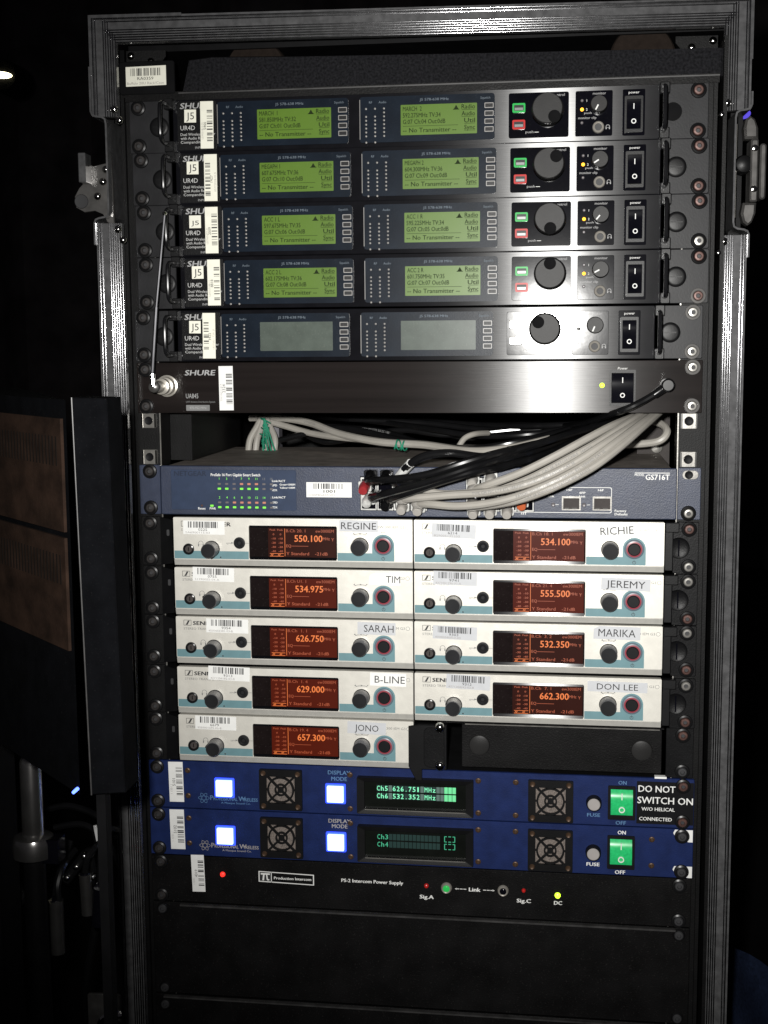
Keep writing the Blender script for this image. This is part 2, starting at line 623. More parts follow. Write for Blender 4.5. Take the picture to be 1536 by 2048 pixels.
# ------------------------------------------------------------------ flight case with its inner rack
CASE = thing('equipment_flight_case', 'tall black flight case with ribbed aluminium edges holding all the rack units', 'flight case', (0, 0, -ZR))
CB = ZR                                           # case base at the floor: local z = rack z + ZR


def cpart(name, mb, loc=(0, 0, 0), rz=0.0, parent=None, key=None, label=None):
    o = part(name, mb, parent or CASE, key, (loc[0], loc[1], loc[2] + (CB if parent is None else 0)), label)
    o.rotation_euler.z = rz
    return o


YAW = math.radians(2.9)
XL, XR, ZT, ZB = -262.5, 272.0, 61.0, -960.0      # outer edges of the aluminium frame
YF = -11.0
CXF = 0.0


def groove_rail(mb, along, a0, a1, b_out, sgn, mat='aluminium'):
    """extrusion: outer lip, flat channel, ridges and inner lip, running along 'z' or 'x'"""
    strips = [(0, 1.6, -4.4), (1.6, 2.4, -3.4), (2.4, 9.4, -2.8), (9.4, 11.4, -2.6), (11.4, 13.4, -1.8), (13.4, 15.4, -1.2), (15.4, 17.4, -.6), (17.4, 19.4, 0)]
    for c, y in ((.8, -4.4), (2.9, -2.9), (9.6, -2.9), (11.4, -2.6), (13.2, -1.9), (15.0, -1.4), (16.8, -.8), (18.8, -.1)):
        q = b_out + sgn * c
        e0, e1 = ((q, y, a0), (q, y, a1)) if along == 'z' else ((a0, y, q), (a1, y, q))
        mb.tube([e0, e1], .55, 'rail_ridge', 12, 0)
    for s0, s1, y in strips:
        p, q = sorted((b_out + sgn * s0, b_out + sgn * s1))
        e = .02
        if along == 'z':
            mb.prism([(p + e, a0), (q - e, a0), (q - e, a1), (p + e, a1)], y, 6, mat, .25)
        else:
            mb.prism([(a0, p + e), (a1, p + e), (a1, q - e), (a0, q - e)], y, 6, mat, .25)
    # the leg that wraps the outside of the case
    if along == 'z':
        p, q = sorted((b_out, b_out - sgn * 1.5))
        mb.box(p, q, -4.0, 32, a0, a1, mat)
    else:
        mb.box(a0, a1, -4.0, 32, b_out - sgn * 1.5, b_out, mat) if sgn > 0 else mb.box(a0, a1, -4.0, 32, b_out, b_out - sgn * 1.5, mat)
    return mb


F0 = (0, YF, 0)
cpart('top_rail', groove_rail(MB(), 'x', XL + 1, XR - 1, ZT, -1), F0, YAW)
NL = (-18.0, -101.0)                              # latch recess, left (top, bottom)
NR = (-24.0, -118.0)
cpart('edge_rail', groove_rail(MB(), 'z', NL[0], ZT - .5, XL, 1), (0, YF - .8, 0), YAW)
cpart('edge_rail', groove_rail(MB(), 'z', ZB, NL[1] - 4, XL, 1), F0, YAW)
cpart('edge_rail', groove_rail(MB(), 'z', NR[0], ZT - .5, XR, -1), (0, YF - .8, 0), YAW)
cpart('edge_rail', groove_rail(MB(), 'z', ZB, NR[1] - 4, XR, -1), F0, YAW)
# corner plates over the mitres
for sx, xo in ((1, XL), (-1, XR)):
    m = MB()
    a, b = sorted((xo - sx * 2.2, xo + sx * .2))
    m.box(a, b, -5.8, 30, ZT - 46, ZT + 2.2, 'aluminium')
    a, b = sorted((xo + sx * .2, xo + sx * 76))
    m.box(a, b, -5.8, 30, ZT - .2, ZT + 2.2, 'aluminium')
    cpart('corner_plate', m, F0, YAW)
# inner corner braces with rivets
for sx, xo in ((1, XL + 21), (-1, XR - 21)):
    m = MB()
    tri = [(xo, ZT - 60), (xo + sx * 5, ZT - 60), (xo + sx * 34, ZT - 26), (xo + sx * 34, ZT - 21), (xo, ZT - 21)]
    if sx < 0:
        tri = tri[::-1]
    m.prism(tri, 24, 26, 'dull_steel' if False else 'rack_black')
    br = cpart('corner_brace', m, F0, YAW)
    for dx, dz in ((4, -25), (21, -30), (4, -40), (24, -44) if sx > 0 else (12, -52)):
        cpart('rivet', lambda: MB().lathe(0, 0, [(0.6, -2.2), (2.2, -1.7), (3.2, -.6), (3.4, 0)], 'chrome', 14), (xo + sx * dx, 24, ZT + dz), 0, br, ('rivet',))


# pressed recess trays for the butterfly latches
def tray(xo, sgn, zt, zb, lip):
    """thin sheet running out of the rail, inwards and back out"""
    path = []
    dep = 12.5
    for x, z in ((0, zt + lip[0]), (0, zt + 4), (1.2, zt + 1.2), (4, zt), (dep - 3.5, zt - .6), (dep - .8, zt - 2.2), (dep, zt - 6),
                 (dep, zb + 6), (dep - .8, zb + 2.4), (dep - 3.5, zb + .8), (4, zb), (1.2, zb - 1.2), (0, zb - 4), (0, zb - lip[1])):
        path.append((xo + sgn * x, z))
    t = .75
    n = len(path)
    vs, fs = [], []
    for i, (x, z) in enumerate(path):
        p0, p1 = path[max(0, i - 1)], path[min(n - 1, i + 1)]
        dx, dz = p1[0] - p0[0], p1[1] - p0[1]
        l = math.hypot(dx, dz)
        nx, nz = -dz / l * t, dx / l * t
        for y in (-6.3, 60):
            vs += [(x + nx, y, z + nz), (x - nx, y, z - nz)]
    for i in range(n - 1):
        a, b = 4 * i, 4 * i + 4
        fs += [(a, b, b + 1, a + 1), (a + 2, a + 3, b + 3, b + 2), (a, a + 2, b + 2, b), (a + 1, b + 1, b + 3, a + 3)]
    return MB().add(vs, fs, 'aluminium')


tl = cpart('latch_tray', tray(XL - 2.4, 1, NL[0], NL[1], (40, 22)), F0, YAW)
tr = cpart('latch_tray', tray(XR + 2.4, -1, NR[0], NR[1], (14, 22)), F0, YAW)
for sx, xo, zs in ((1, XL + 15.5, NL), (-1, XR - 15.5, NR)):
    for z in (zs[0] + 3, zs[1] - 12):
        for k in range(2):
            cpart('rivet', None, (xo + sx * (1 + 4 * k), -2, z - 9 * k + 3), 0, tl if sx > 0 else tr, ('rivet',))
# butterfly latch on the right: disc, wings and pivot seen nearly edge-on
m = MB()
m.box(XR - 9, XR - 7.5, 2, 55, NR[1] + 10, NR[0] - 10, 'dull_steel')
rl = cpart('butterfly_latch', m, F0, YAW)
zc = (NR[0] + NR[1]) / 2 - 1
X0 = XR + 4
m = MB().prism(rrect(X0 + 6.5, X0 + 11.5, zc - 22, zc + 22, 2.4, 5), -2, 16, 'latch_metal', 1.2)
cpart('latch_disc', m, (0, 0, 0), 0, rl)
m = MB().prism(rrect(X0 - 1.5, X0 + 4.5, zc - 24, zc + 25, 1.2, 3), -6, 14, 'latch_metal', 1.2)
m.lathe(X0 - 6, zc + 6, [(3, -5), (6.4, -3.5), (7.5, 0), (7.5, 10)], 'black_plastic', 18)
for z in (-14, 18):
    m.lathe(X0 + 1.5, zc + z, [(.8, -7.2), (2.2, -6.8), (2.8, -6)], 'chrome', 12)
cpart('latch_body', m, (0, 0, 0), 0, rl)
for k, pts in enumerate(([(-6, 25.5), (4.5, 25.5), (4.2, 34), (1.5, 41), (-2, 43.5), (-5.5, 41), (-7, 34)],
                         [(-6, -24.5), (-7.5, -33), (-5.5, -40), (-2, -42.5), (1.2, -40), (4.0, -33), (4.5, -24.5)])):
    m = MB().prism([(X0 + x, zc + z) for x, z in pts], -4 + k, 9, 'latch_metal', 2.0)
    cpart('latch_wing', m, (0, 0, 0), 0, rl)
# keeper plate on the left with its lugs
m = MB()
a0 = [(-13, -31), (-14, -42), (-28, -45), (-36, -42), (-36, -58), (-41, -63), (-45, -70), (-44, -79), (-37, -83), (-28, -82), (-21, -85), (-17, -92), (-12, -94)]
p = [(XL + 24 + x * 1.02, z - 12) for x, z in a0]
m.prism(p[::-1] if False else [q for q in p], 4, 8, 'latch_metal', .6)
ll = cpart('latch_keeper', m, F0, YAW)
m = MB()
m.prism(rrect(XL - 12.8, XL - 6.6, -72, -48, .8, 3), -12, 4, 'aluminium', .6)
cpart('keeper_lug', m, (0, 0, 0), 0, ll)
m = MB().lathe(XL - 16, -86, [(3.4, 3.5), (5.6, 3.4), (6.2, 4.2)], 'print_black', 18)
cpart('keeper_hole', m, (0, 0, 0), 0, ll)
for x, z in ((XL + 3, -70), (XL - 2, -82), (XL + 6, -60)):
    cpart('rivet', None, (x, 4, z), 0, ll, ('rivet',))
# second latch low on the left side of the case, its plate just in frame
m = MB()
m.prism(rrect(XL - 36, XL - 3, -870, -794, 2, 3), 2, 5, 'latch_metal', .6)
lo = cpart('latch_plate', m, F0, YAW)
m = MB()
m.tube([(XL - 24, -6, -830), (XL - 18, -10, -812), (XL - 10, -10, -808), (XL - 3, -6, -808)], 4, 'chrome', 10, 4)
m.lathe(XL - 14, -830, [(6, -6), (11, -5), (13, -2), (13, 2)], 'black_plastic', 18)
cpart('latch_wing', m, (0, 0, 0), 0, lo)
# shell panels
SH = MB()
SH.box(-262, -252, 24, 620, ZB, 46, 'laminate')
SH.box(262, 272, 34, 620, ZB, 46, 'laminate')
SH.box(-252, 262, 36, 620, 46, 58, 'laminate')
SH.box(-252, 262, 600, 612, ZB, 46, 'laminate')
SH.box(-252, 262, 34, 600, ZB, ZB + 10, 'laminate')
cpart('case_shell', SH)
for x, y in ((-200, 80), (210, 80), (-200, 540), (210, 540)):
    m = MB().lathe(0, 0, [(8, -16), (50, -15), (52, -12), (52, 12), (50, 15), (8, 16)], 'black_plastic', 24)
    m.v = [(-yy, xx, z) for xx, yy, z in m.v]
    m.box(-22, 22, -30, 30, 52, 62 + 78, 'dull_steel')
    cpart('caster_wheel', m, (x, y, -ZR + 52))
# inner rack: side cheeks, top, rails
SH = MB()
SH.box(-247.5, -244.5, -3, 520, -900, 4, 'rack_black')
SH.box(244.5, 247.5, -3, 520, -900, 4, 'rack_black')
SH.box(-244.5, 244.5, -3, 520, 1, 4, 'rack_black')
SH.box(-244.5, 244.5, 505, 508, -900, 1, 'rack_black')
cpart('inner_rack', SH)
cpart('shock_foam', MB().prism([(-196, 4.3), (252, 4.3), (252, 26), (60, 29), (-100, 32), (-170, 34), (-190, 32)], 4, 300, 'foam', 2))
cpart('rack_top_lip', MB().box(-243, 248.5, -4.6, -3.2, -2.6, 4.6, 'panel_black').box(-196, 248.5, -5.4, -4.6, 2.6, 3.6, 'edge_grey'))
m = MB()
m.box(252.0, 255, -2, 480, -900, 34, 'rack_black')
cpart('side_foam', m)
for x in (-140, 190):
    m = MB()
    m.prism(circ(x, 28, 27, 20, 0, 180), 40, 60, 'puck_brown', 2)
    cpart('foam_puck', m)
for x0, x1, nm in ((-244.4, -221.5, 'l'), (221.5, 244.4, 'r')):
    m = MB()
    m.box(x0, x1, 1.2, 3.4, -900, 0.5, 'rack_black')
    if nm == 'l':
        m.box(x1 - 1.4, x1, 3.4, 28, -900, .5, 'rack_black')
        m.box(x1 - .9, x1 + .1, .4, 1.2, -900, .5, 'dull_steel')
    else:
        m.box(x0, x0 + 1.4, 3.4, 28, -900, .5, 'rack_black')
        m.box(x0 - .1, x0 + .9, .4, 1.2, -900, .5, 'dull_steel')
    rail = cpart('rack_rail', m)
    for t in (6.35, 38.1):
        def cb():
            q = MB().prism(rrect(-6.6, 6.6, -6.4, 6.4, .7, 4), -2.6, 2, 'dull_steel', .3)
            q.lathe(0, 0, [(2.9, -2.7), (3.6, -3.0), (3.9, -2.6)], 'label_black', 18, mats=['label_black', 'dull_steel'])
            q.box(-6.6, -5.2, -3.4, -2.6, -6, 6, 'chrome')
            q.box(5.2, 6.6, -3.4, -2.6, -6, 6, 'chrome')
            return q

        cpart('cage_nut', cb, ((-231.5 if nm == 'l' else 230.5), 1.2, -266.7 - t + .5), 0, rail if False else None, ('cage',))
# rear rails and the dark rear of the open slot
m = MB()
m.box(-182, -166, 228, 244, -900, 0, 'rear_grey')
m.box(196, 226, 150, 160, -900, 0, 'inner_brown')
m.box(-244, -205, 40, 220, -310.5, -266, 'rack_black')
cpart('rear_rail', m)
m = MB().lathe(0, 0, [(2, -4), (5, -3.4), (6, -2), (6, 0)], 'dull_steel', 16)
cpart('rail_bolt', m, (206, 149.5, -276))
cpart('rail_bolt', m, (214, 149.5, -306))
# asset label at the top left of the inner rack
bl = cpart('label_block', MB().prism(rrect(-247, -199, 3, 30, 2, 3), -6, -3, 'black_matte', .6))
m = MB().prism([(-241, 9.5), (-206, 10), (-206, 26), (-241, 25.5)], -6.4, -6.05, 'paper')
st = cpart('barcode_sticker', m, (0, 0, CB), 0, bl) if False else cpart('barcode_sticker', m)
m = MB()
barcode(m, -237, -211, 18.0, 24.2, -6.46, 'print_black', 31)
m.text('RA0359', -231, 14.6, 2.4, -6.46, 'print_black', w=14)
m.text('Buffalo 20U Rack/Case', -240, 11.0, 2.0, -6.46, 'print_fade', w=32)
part('barcode_print', m, st)


# ------------------------------------------------------------------ receivers
def T(t):
    return U - t


def ears(root, right_hole='plug', heads=('rust_screw',) * 4, washers=('washer_black',) * 4, matr='ear_metal'):
    for s in (-1, 1):
        def eb():
            a, b = sorted((s * 206.2, s * 240.6))
            return MB().prism(rrect(a, b, .5, 44.0, 1.2, 3), -1.6, .8, matr, .4)

        e = part('rack_ear', eb, root, ('ear', s, matr))
        if s > 0 and right_hole == 'open':
            part('ear_hole', MB().lathe(0, 0, [(6.9, -1.8), (7.3, -1.75), (7.5, -1.6)], 'black_matte', 24, mats=['black_matte', 'edge_grey']), e, None, (212.5, 0, T(22.5)))
        else:
            part('hole_plug', lambda: MB().lathe(0, 0, [(5.8, -2.9), (7.4, -2.6), (8.3, -1.9), (8.4, -1.5)], 'black_plastic', 26).box(-5, 5, -3.15, -2.85, -.5, .5, 'black_plastic'), e, ('plug',), (s * 214.6, 0, T(22.5)))
        k = 0 if s < 0 else 2
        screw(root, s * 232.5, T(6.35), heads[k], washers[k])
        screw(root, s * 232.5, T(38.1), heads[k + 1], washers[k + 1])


def side_handle(root, s):
    def hb():
        x = s * 204.5
        m = MB()
        m.tube([(x, 0, 38.5), (x, -22, 38.5), (x, -29, 37), (x, -32, 32), (x, -32, 12), (x, -29, 7.5), (x, -22, 6), (x, 0, 6)], 1.7, 'handle_black', 10, 3)
        return m

    h = part('side_handle', hb, root, ('hnd', s))

    for z0, z1 in ((.2, 9.2), (35.3, 44.2)):
        x = s * 205.0
        part('handle_base', lambda: MB().prism(rrect(x - 3.2, x + 4.6, z0, z1, .8, 3), -9, 0, 'black_plastic', .6), h, ('hndb', s, z0))


def module(root, x, ix, lines, label):
    """one receiver channel: bezel, screen, meters, four soft keys; x = left edge"""
    xs0, xs1, zs0, zs1 = x + 34.2, x + 97.2, T(35.4), T(11.0)

    def bb():
        m = MB()
        n = 6
        m.ring(rrect(0, 111.6, T(40.6), T(3.8), 2.4, n), rrect(34.2, 97.2, T(35.4), T(11.0), .6, n), -4.6, -3, 'module_blue', -4.6)
        m.box(0, .5, -4.9, -4.5, T(38), T(6), 'outline_white')
        m.rect(33, 98, T(36.4), T(10), -3.2, 'black_matte')
        return m

    b = part('display_module', bb, root, ('mod',), (x, 0, 0), label)
    on = lines is not None
    part('screen', lambda: MB().prism(rrect(34.2, 97.2, T(35.4), T(11.0), .6, 3), -3.9, -3.3, 'lcd_green' if on else 'lcd_off'), b, ('scr', on))
    if on:
        m = MB()
        y = -3.98
        X0, X1 = 36, 95.5
        for i, s in enumerate(lines):
            m.text(s, X0, T(16.0 + 5.2 * i), 3.5, y, 'lcd_ink', w=min(38, 1.95 * len(s)), bold=.012)
        m.text('-- No Transmitter --', X0, T(33.2), 3.5, y, 'lcd_ink', w=44, bold=.012)
        m.rect(X0, X1 - 14, T(28.3), T(28.0), y, 'lcd_ink')
        for i, s in enumerate(('Radio', 'Audio', 'Util', 'Sync')):
            w = 2.2 * len(s)
            z = T(15.4 + 5.5 * i)
            m.text(s, X1, z, 3.5, y, 'lcd_ink', w=w, align='r', bold=.012)
            m.rect(X1 - w, X1, z - .9, z - .6, y, 'lcd_ink')
        m.flat([(78.0, T(15.6)), (82, T(15.6)), (80, T(12.2))], y, 'lcd_ink')
        m.rect(77.4, 82.6, T(16), T(15.4), y, 'lcd_ink')
        part('screen_lettering', m, b)

    def mb_():
        m = MB()
        for c, (xc, rows) in enumerate(((5.4, (0, 2, 3, 4, 5, 6, 7, 8.6)), (12.9, (0, 2, 3, 4, 5, 6, 7, 8.6)), (20.4, (0, 1, 2, 3, 4, 5, 6, 7)))):
            for r in rows:
                m.lathe(xc, T(13.4 + 3.15 * r), [(.35, -5.2), (.85, -5.0), (.95, -4.6)], 'meter_dot', 8)
        return m

    part('level_meter', mb_, b, ('meter',))['kind'] = 'stuff'
    for i in range(4):
        def kb():
            m = MB()
            m.ring(rrect(0, 7.4, -2.1, 2.1, .5, 3), rrect(.55, 6.85, -1.5, 1.5, .3, 3), -5.8, -4.5, 'outline_white')
            m.prism(rrect(.6, 6.8, -1.45, 1.45, .3, 3), -5.5, -4.5, 'black_plastic')
            return m

        part('soft_button', kb, b, ('softk',), (103.4, 0, T(13.6 + 6.3 * i)))

    def hb():
        m = MB()
        m.text('J5 578-638 MHz', 50, T(8.2), 2.0, -4.7, 'header_print', w=24)
        m.text('Squelch', 100, T(8.2), 1.8, -4.7, 'header_print', w=8)
        m.text('RF', 8, T(9.2), 1.8, -4.7, 'header_print')
        m.text('Audio', 16, T(9.2), 1.8, -4.7, 'header_print')
        return m

    part('module_lettering', hb, b, ('modtxt',))


def receiver(k, dx, dz, label, lines1, lines2, dimple, pot, hole, heads, washers, seed, digits, serial, flip, tilt, sx, band_dx, on=True):
    root = thing('wireless_receiver', label, 'radio receiver', (dx, 0, ub(k) + dz), 'dual radio receivers in the upper rack')
    part('chassis', lambda: MB().box(-200, 200, 2, 330, 1.2, 43.2, 'black_matte'), root, ('rcvch',))
    part('front_panel', lambda: MB().prism(rrect(-202, 202, .45, 44.05, .8, 3), -3, 1.2, 'brushed_face', .5), root, ('rcvf',))
    ears(root, hole, heads, washers)
    for s in (-1, 1):
        side_handle(root, s)
    part('nameplate', lambda: MB().prism(rrect(-198, -164.5, T(42.5), T(2.4), 1, 3), -3.5, -3, 'black_paint'), root, ('rcvnp',))
    module(root, -163.2, 0, lines1, None)
    module(root, -42.0, 1, lines2, None)
    # brand lettering
    m = MB()
    y = -3.62
    m.text('SHURE', -195.5, T(8.4), 4.6, y, 'print_grey', w=26, bold=.03, shear=.18)
    m.text('UR4D', -195.5, T(26.0), 3.7, y, 'print_soft', w=12.6)
    m.text('Dual Wireless Receiver', -195.5, T(30.6), 2.2, y, 'print_soft', w=30)
    m.text('with Audio Reference', -195.5, T(33.8), 2.2, y, 'print_soft', w=28)
    m.text('Companding', -195.5, T(37.0), 2.2, y, 'print_soft', w=19)
    m.text('INPUT', -183, T(41.4), 1.8, y, 'print_grey', w=8)
    part('lettering', m, root, ('rcvlet',))
    x = -191.8 + band_dx[0]
    z1 = T(9.2 + band_dx[1])
    bs = part('band_sticker', MB().prism([(x, z1 - 10.6), (x + 10.2, z1 - 10.6), (x + 10.2, z1), (x, z1)], -3.8, -3.66, 'paper').turn(x + 5, z1 - 5, tilt), root)
    part('sticker_lettering', MB().text('J5', x + 5.1, z1 - 8.0, 5.6 if k != 2 else 3.6, -3.88, 'print_black', align='c', w=6.8).turn(x + 5, z1 - 5, tilt), bs)
    vert_sticker(root, sx, sx + 11.2, T(41.5), T(2.8), -3.66, seed, digits, serial, flip, tilt=tilt * .5)
    # control panel
    cp = part('control_panel', lambda: MB().prism(rrect(81, 129.6, T(40.2), T(4.4), 1.6, 4), -3.7, -3, 'panel_gloss', .25), root, ('cpan',))
    kx, kz = 112.6, T(18.6)

    def kb():
        m = MB()
        m.lathe(0, 0, [(11.6, -15.5), (12.3, -14.8), (12.6, -4.2), (13.4, -3.7)], 'knob_grey', 36, mats=['knob_grey', 'knob_dark', 'chrome'])
        return m

    kn = part('control_knob', kb, cp, ('cknob',), (kx, 0, kz))
    part('knob_dimple', lambda: MB().lathe(0, 0, [(2.0, -15.62), (4.6, -15.66), (5.0, -15.5)], 'black_matte', 20), cp, ('cdimp',), (kx + dimple[0], 0, kz + dimple[1]))

    def key(mat, mat2):
        def f():
            m = MB()
            m.ring(rrect(-5.2, 5.2, -3.7, 3.7, 1, 3), rrect(-3.9, 3.9, -2.3, 2.3, .6, 3), -5.4, -3.5, mat)
            m.prism(rrect(-3.9, 3.9, -2.3, 2.3, .6, 3), -5.0, -3.5, 'black_plastic')
            m.rect(-3.4, 3.4, -1.8, .2, -5.06, mat2)
            return m
        return f

    if on:
        part('key_button', key('key_green', 'key_white'), cp, ('kg',), (89.3, 0, T(16.4)), 'key glowing green')
        part('key_button', key('key_red', 'key_white'), cp, ('kr',), (89.3, 0, T(29.6)), 'key glowing red')
    else:
        for t in (15.0, 28.4):
            part('key_button', lambda: MB().prism(rrect(-5.2, 5.2, -3.5, 3.5, .8, 3), -6.5, -3.5, 'dull_steel', .6), cp, ('koff',), (88.4, 0, T(t)), 'unlit grey key')

    def ct():
        m = MB()
        m.text('control', 121.5, T(7.8), 2.1, -3.78, 'print_grey', w=9.5, align='c')
        m.text('push', 98.0, T(36.4), 1.9, -3.78, 'print_grey', w=6.5, align='c')
        m.rect(102, 105.4, T(36.0), T(35.6), -3.78, 'print_white')
        return m

    part('panel_lettering', ct, cp, ('ctxt',))
    # monitor panel
    mp = part('monitor_panel', lambda: MB().prism(rrect(134.9, 164.6, T(40.2), T(4.4), 1.2, 4), -3.7, -3, 'panel_gloss', .25), root, ('mpan',))

    def vb():
        m = MB().lathe(0, 0, [(6.2, -13), (6.6, -12.5), (7.0, -3.6)], 'knob_grey', 26, mats=['knob_grey', 'knob_dark', 'knob_dark'])
        m.prism([(-.55, -5.6), (.55, -5.6), (.55, -1.2), (-.55, -1.2)], -13.3, -12.9, 'print_white')
        return m

    vk = part('volume_knob', vb, mp, ('vknob',), (153.6, 0, T(16.0)))
    vk.rotation_euler.y = math.radians(pot)

    def jb():
        m = MB().lathe(0, 0, [(2.6, -4.2), (2.9, -6.6), (3.6, -6.9), (4.5, -6.3), (4.9, -3.6)], 'nickel', 24, cap0=False)
        m.lathe(0, 0, [(2.7, -4.4)], 'print_black', 20)
        return m

    part('headphone_jack', jb, mp, ('jack',), (153.4, 0, T(33.4)))
    part('indicator_led', lambda: MB().lathe(0, 0, [(.5, -5.0), (1.3, -4.5), (1.5, -3.6)], 'led_amber' if on else 'chrome', 12), mp, ('led', on), (140.2, 0, T(19.0)))
    part('indicator_led', lambda: MB().lathe(0, 0, [(.5, -4.6), (1.1, -4.2), (1.3, -3.6)], 'led_off' if on else 'chrome', 12), mp, ('led2', on), (140.2, 0, T(12.0)))
    part('indicator_led', lambda: MB().lathe(0, 0, [(.5, -4.6), (1.1, -4.2), (1.3, -3.6)], 'led_off' if on else 'chrome', 12), mp, ('led2', on), (140.2, 0, T(29.5)))

    def mt():
        m = MB()
        m.text('monitor', 154, T(7.6), 2.0, -3.78, 'print_grey', w=10.5, align='c')
        m.text('push', 145, T(22.6), 1.6, -3.78, 'print_grey', w=6, align='c')
        m.text('monitor clip', 144.5, T(26.6), 1.9, -3.78, 'print_grey', w=14.5, align='c')
        m.text('1', 144, T(13), 1.8, -3.78, 'print_white', align='c')
        m.text('2', 144, T(20), 1.8, -3.78, 'print_white', align='c')
        m.ring(circ(161, T(33), 1.6, 14, -30, 210), circ(161, T(33), 1.2, 14, -30, 210), -3.78, -3.7, 'print_grey')
        m.rect(159.3, 160.1, T(35), T(33.4), -3.78, 'print_grey')
        m.rect(161.9, 162.7, T(35), T(33.4), -3.78, 'print_grey')
        return m

    part('panel_lettering', mt, mp, ('mtxt',))
    part('switch_panel', lambda: MB().prism(rrect(172.6, 190.4, T(40.6), T(4.2), 1, 3), -3.4, -3, 'black_gloss', .2).text('power', 181.5, T(7.6), 2.0, -3.48, 'print_white', w=8.5, align='c'), root, ('pwpan',))
    power_switch(root, 174.2, 188.8, T(38.2), T(9.6), -3.4, 'rcv')


G5, R5 = ('rust_screw',) * 4, ('washer_black',) * 4
receiver(0, 0, -1.2, 'topmost receiver, green displays reading MARCH 1 and MARCH 2, open hole in its right ear', ('MARCH  1', '581.850MHz TV:32', 'G:07 Ch:01 Out:0dB'), ('MARCH  2', '592.275MHz TV:34', 'G:07 Ch:04 Out:0dB'), (5.6, -6.8), 28, 'open', G5, R5, 3, '5466', 'LD9531812-25', False, -1.0, -178.0, (0, 0))
receiver(1, 1.4, -.25, 'receiver with green displays reading MEGAPH 1 and MEGAPH 2, second from the top', ('MEGAPH 1', '607.675MHz TV:36', 'G:07 Ch:10 Out:0dB'), ('MEGAPH 2', '604.300MHz TV:36', 'G:07 Ch:09 Out:0dB'), (6.0, 5.4), 58, 'plug', G5, R5, 4, '1427', 'SD7725208-05 J5', True, -.6, -177.2, (-.4, -.8))
receiver(2, 2.6, .6, 'receiver with green displays reading ACC 1 L and ACC 1 R, third from the top', ('ACC 1 L', '597.675MHz TV:35', 'G:07 Ch:06 Out:0dB'), ('ACC 1 R', '595.225MHz TV:34', 'G:07 Ch:05 Out:0dB'), (.4, -8.2), 40, 'plug', ('rust_screw',) * 3 + ('dull_steel',), R5, 5, '2009', 'LD7055477-21', False, 0.0, -178.6, (-.6, .4))
receiver(3, 3.0, 1.1, 'lowest lit receiver, directly above the dark one, displays reading ACC 2 L', ('ACC 2 L', '602.175MHz TV:36', 'G:07 Ch:08 Out:0dB'), ('ACC 2 R', '601.750MHz TV:35', 'G:07 Ch:07 Out:0dB'), (0, 7.6), 62, 'plug', G5, ('washer_black', 'washer_black', 'washer_black', 'washer_grey'), 7, '8818', 'LD7317188-11', False, .3, -178.0, (.2, -1.0))
receiver(4, -.8, .5, 'switched-off receiver with blank grey displays, lowest of the five', None, None, (-5.4, 5.2), 22, 'plug', ('rust_screw', 'rust_screw', 'dull_steel', 'dull_steel'), ('washer_black', 'washer_black', 'washer_grey', 'washer_grey'), 8, '3422', 'UE173521 T201 J5', True, -.8, -179.6, (.4, .2), on=False)

# ------------------------------------------------------------------ antenna distribution amplifier
A = thing('antenna_amplifier', 'plain dark brushed one-unit amplifier panel with a green light and rocker switch', 'antenna amplifier', (0, 0, ub(5) + .4))
part('chassis', MB().box(-210, 214, 2, 40, 1.5, 43, 'black_matte'), A)
part('front_panel', MB().prism(rrect(-240.5, 240.5, .5, 43.9, .8, 3), -2.6, .6, 'brushed_brown', .4), A)
for s in (-1, 1):
    for t in (6.35, 38.1):
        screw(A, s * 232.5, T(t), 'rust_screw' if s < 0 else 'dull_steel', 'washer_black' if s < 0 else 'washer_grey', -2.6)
m = MB()
m.text('SHURE', -197.5, T(11.4), 4.4, -2.68, 'print_grey', w=26.5, bold=.03, shear=.18)
m.text('UA845', -197, T(31.2), 4.0, -2.68, 'print_grey', w=11)
m.text('UHF Antenna Distribution System', -197, T(35.0), 1.5, -2.68, 'print_dim', w=26)
m.text('470-952 MHz', -194, T(40.4), 1.9, -2.72, 'print_grey', w=15)
m.text('Power', 175.8, T(8.0), 2.0, -2.68, 'print_white', w=8, align='c', shear=.15)
part('lettering', m, A)
part('nameplate', MB().prism(rrect(-197, -176, T(42), T(37), .4, 2), -2.66, -2.5, 'print_dim'), A)
vert_sticker(A, -167.3, -154.8, T(41.6), T(3.6), -2.6, 10, '2324', 'T911N211417', False, paper='paper_white', tilt=.4)
power_switch(A, 165.2, 186.6, T(38.2), T(8.2), -2.6, 'amp')
part('indicator_led', MB().lathe(159.2, T(21.0), [(.8, -4.4), (1.8, -3.8), (2.1, -2.6)], 'led_lime', 16), A)
part('antenna_socket', MB().lathe(-213.5, T(20.5), [(4.6, -21), (6.8, -20.4), (6.8, -15), (5.6, -14.6), (5.6, -11), (7.6, -10.6), (8.0, -4), (9.4, -3.6), (9.4, -2.6)], 'nickel', 24), A)
AZ = ub(5) + .4
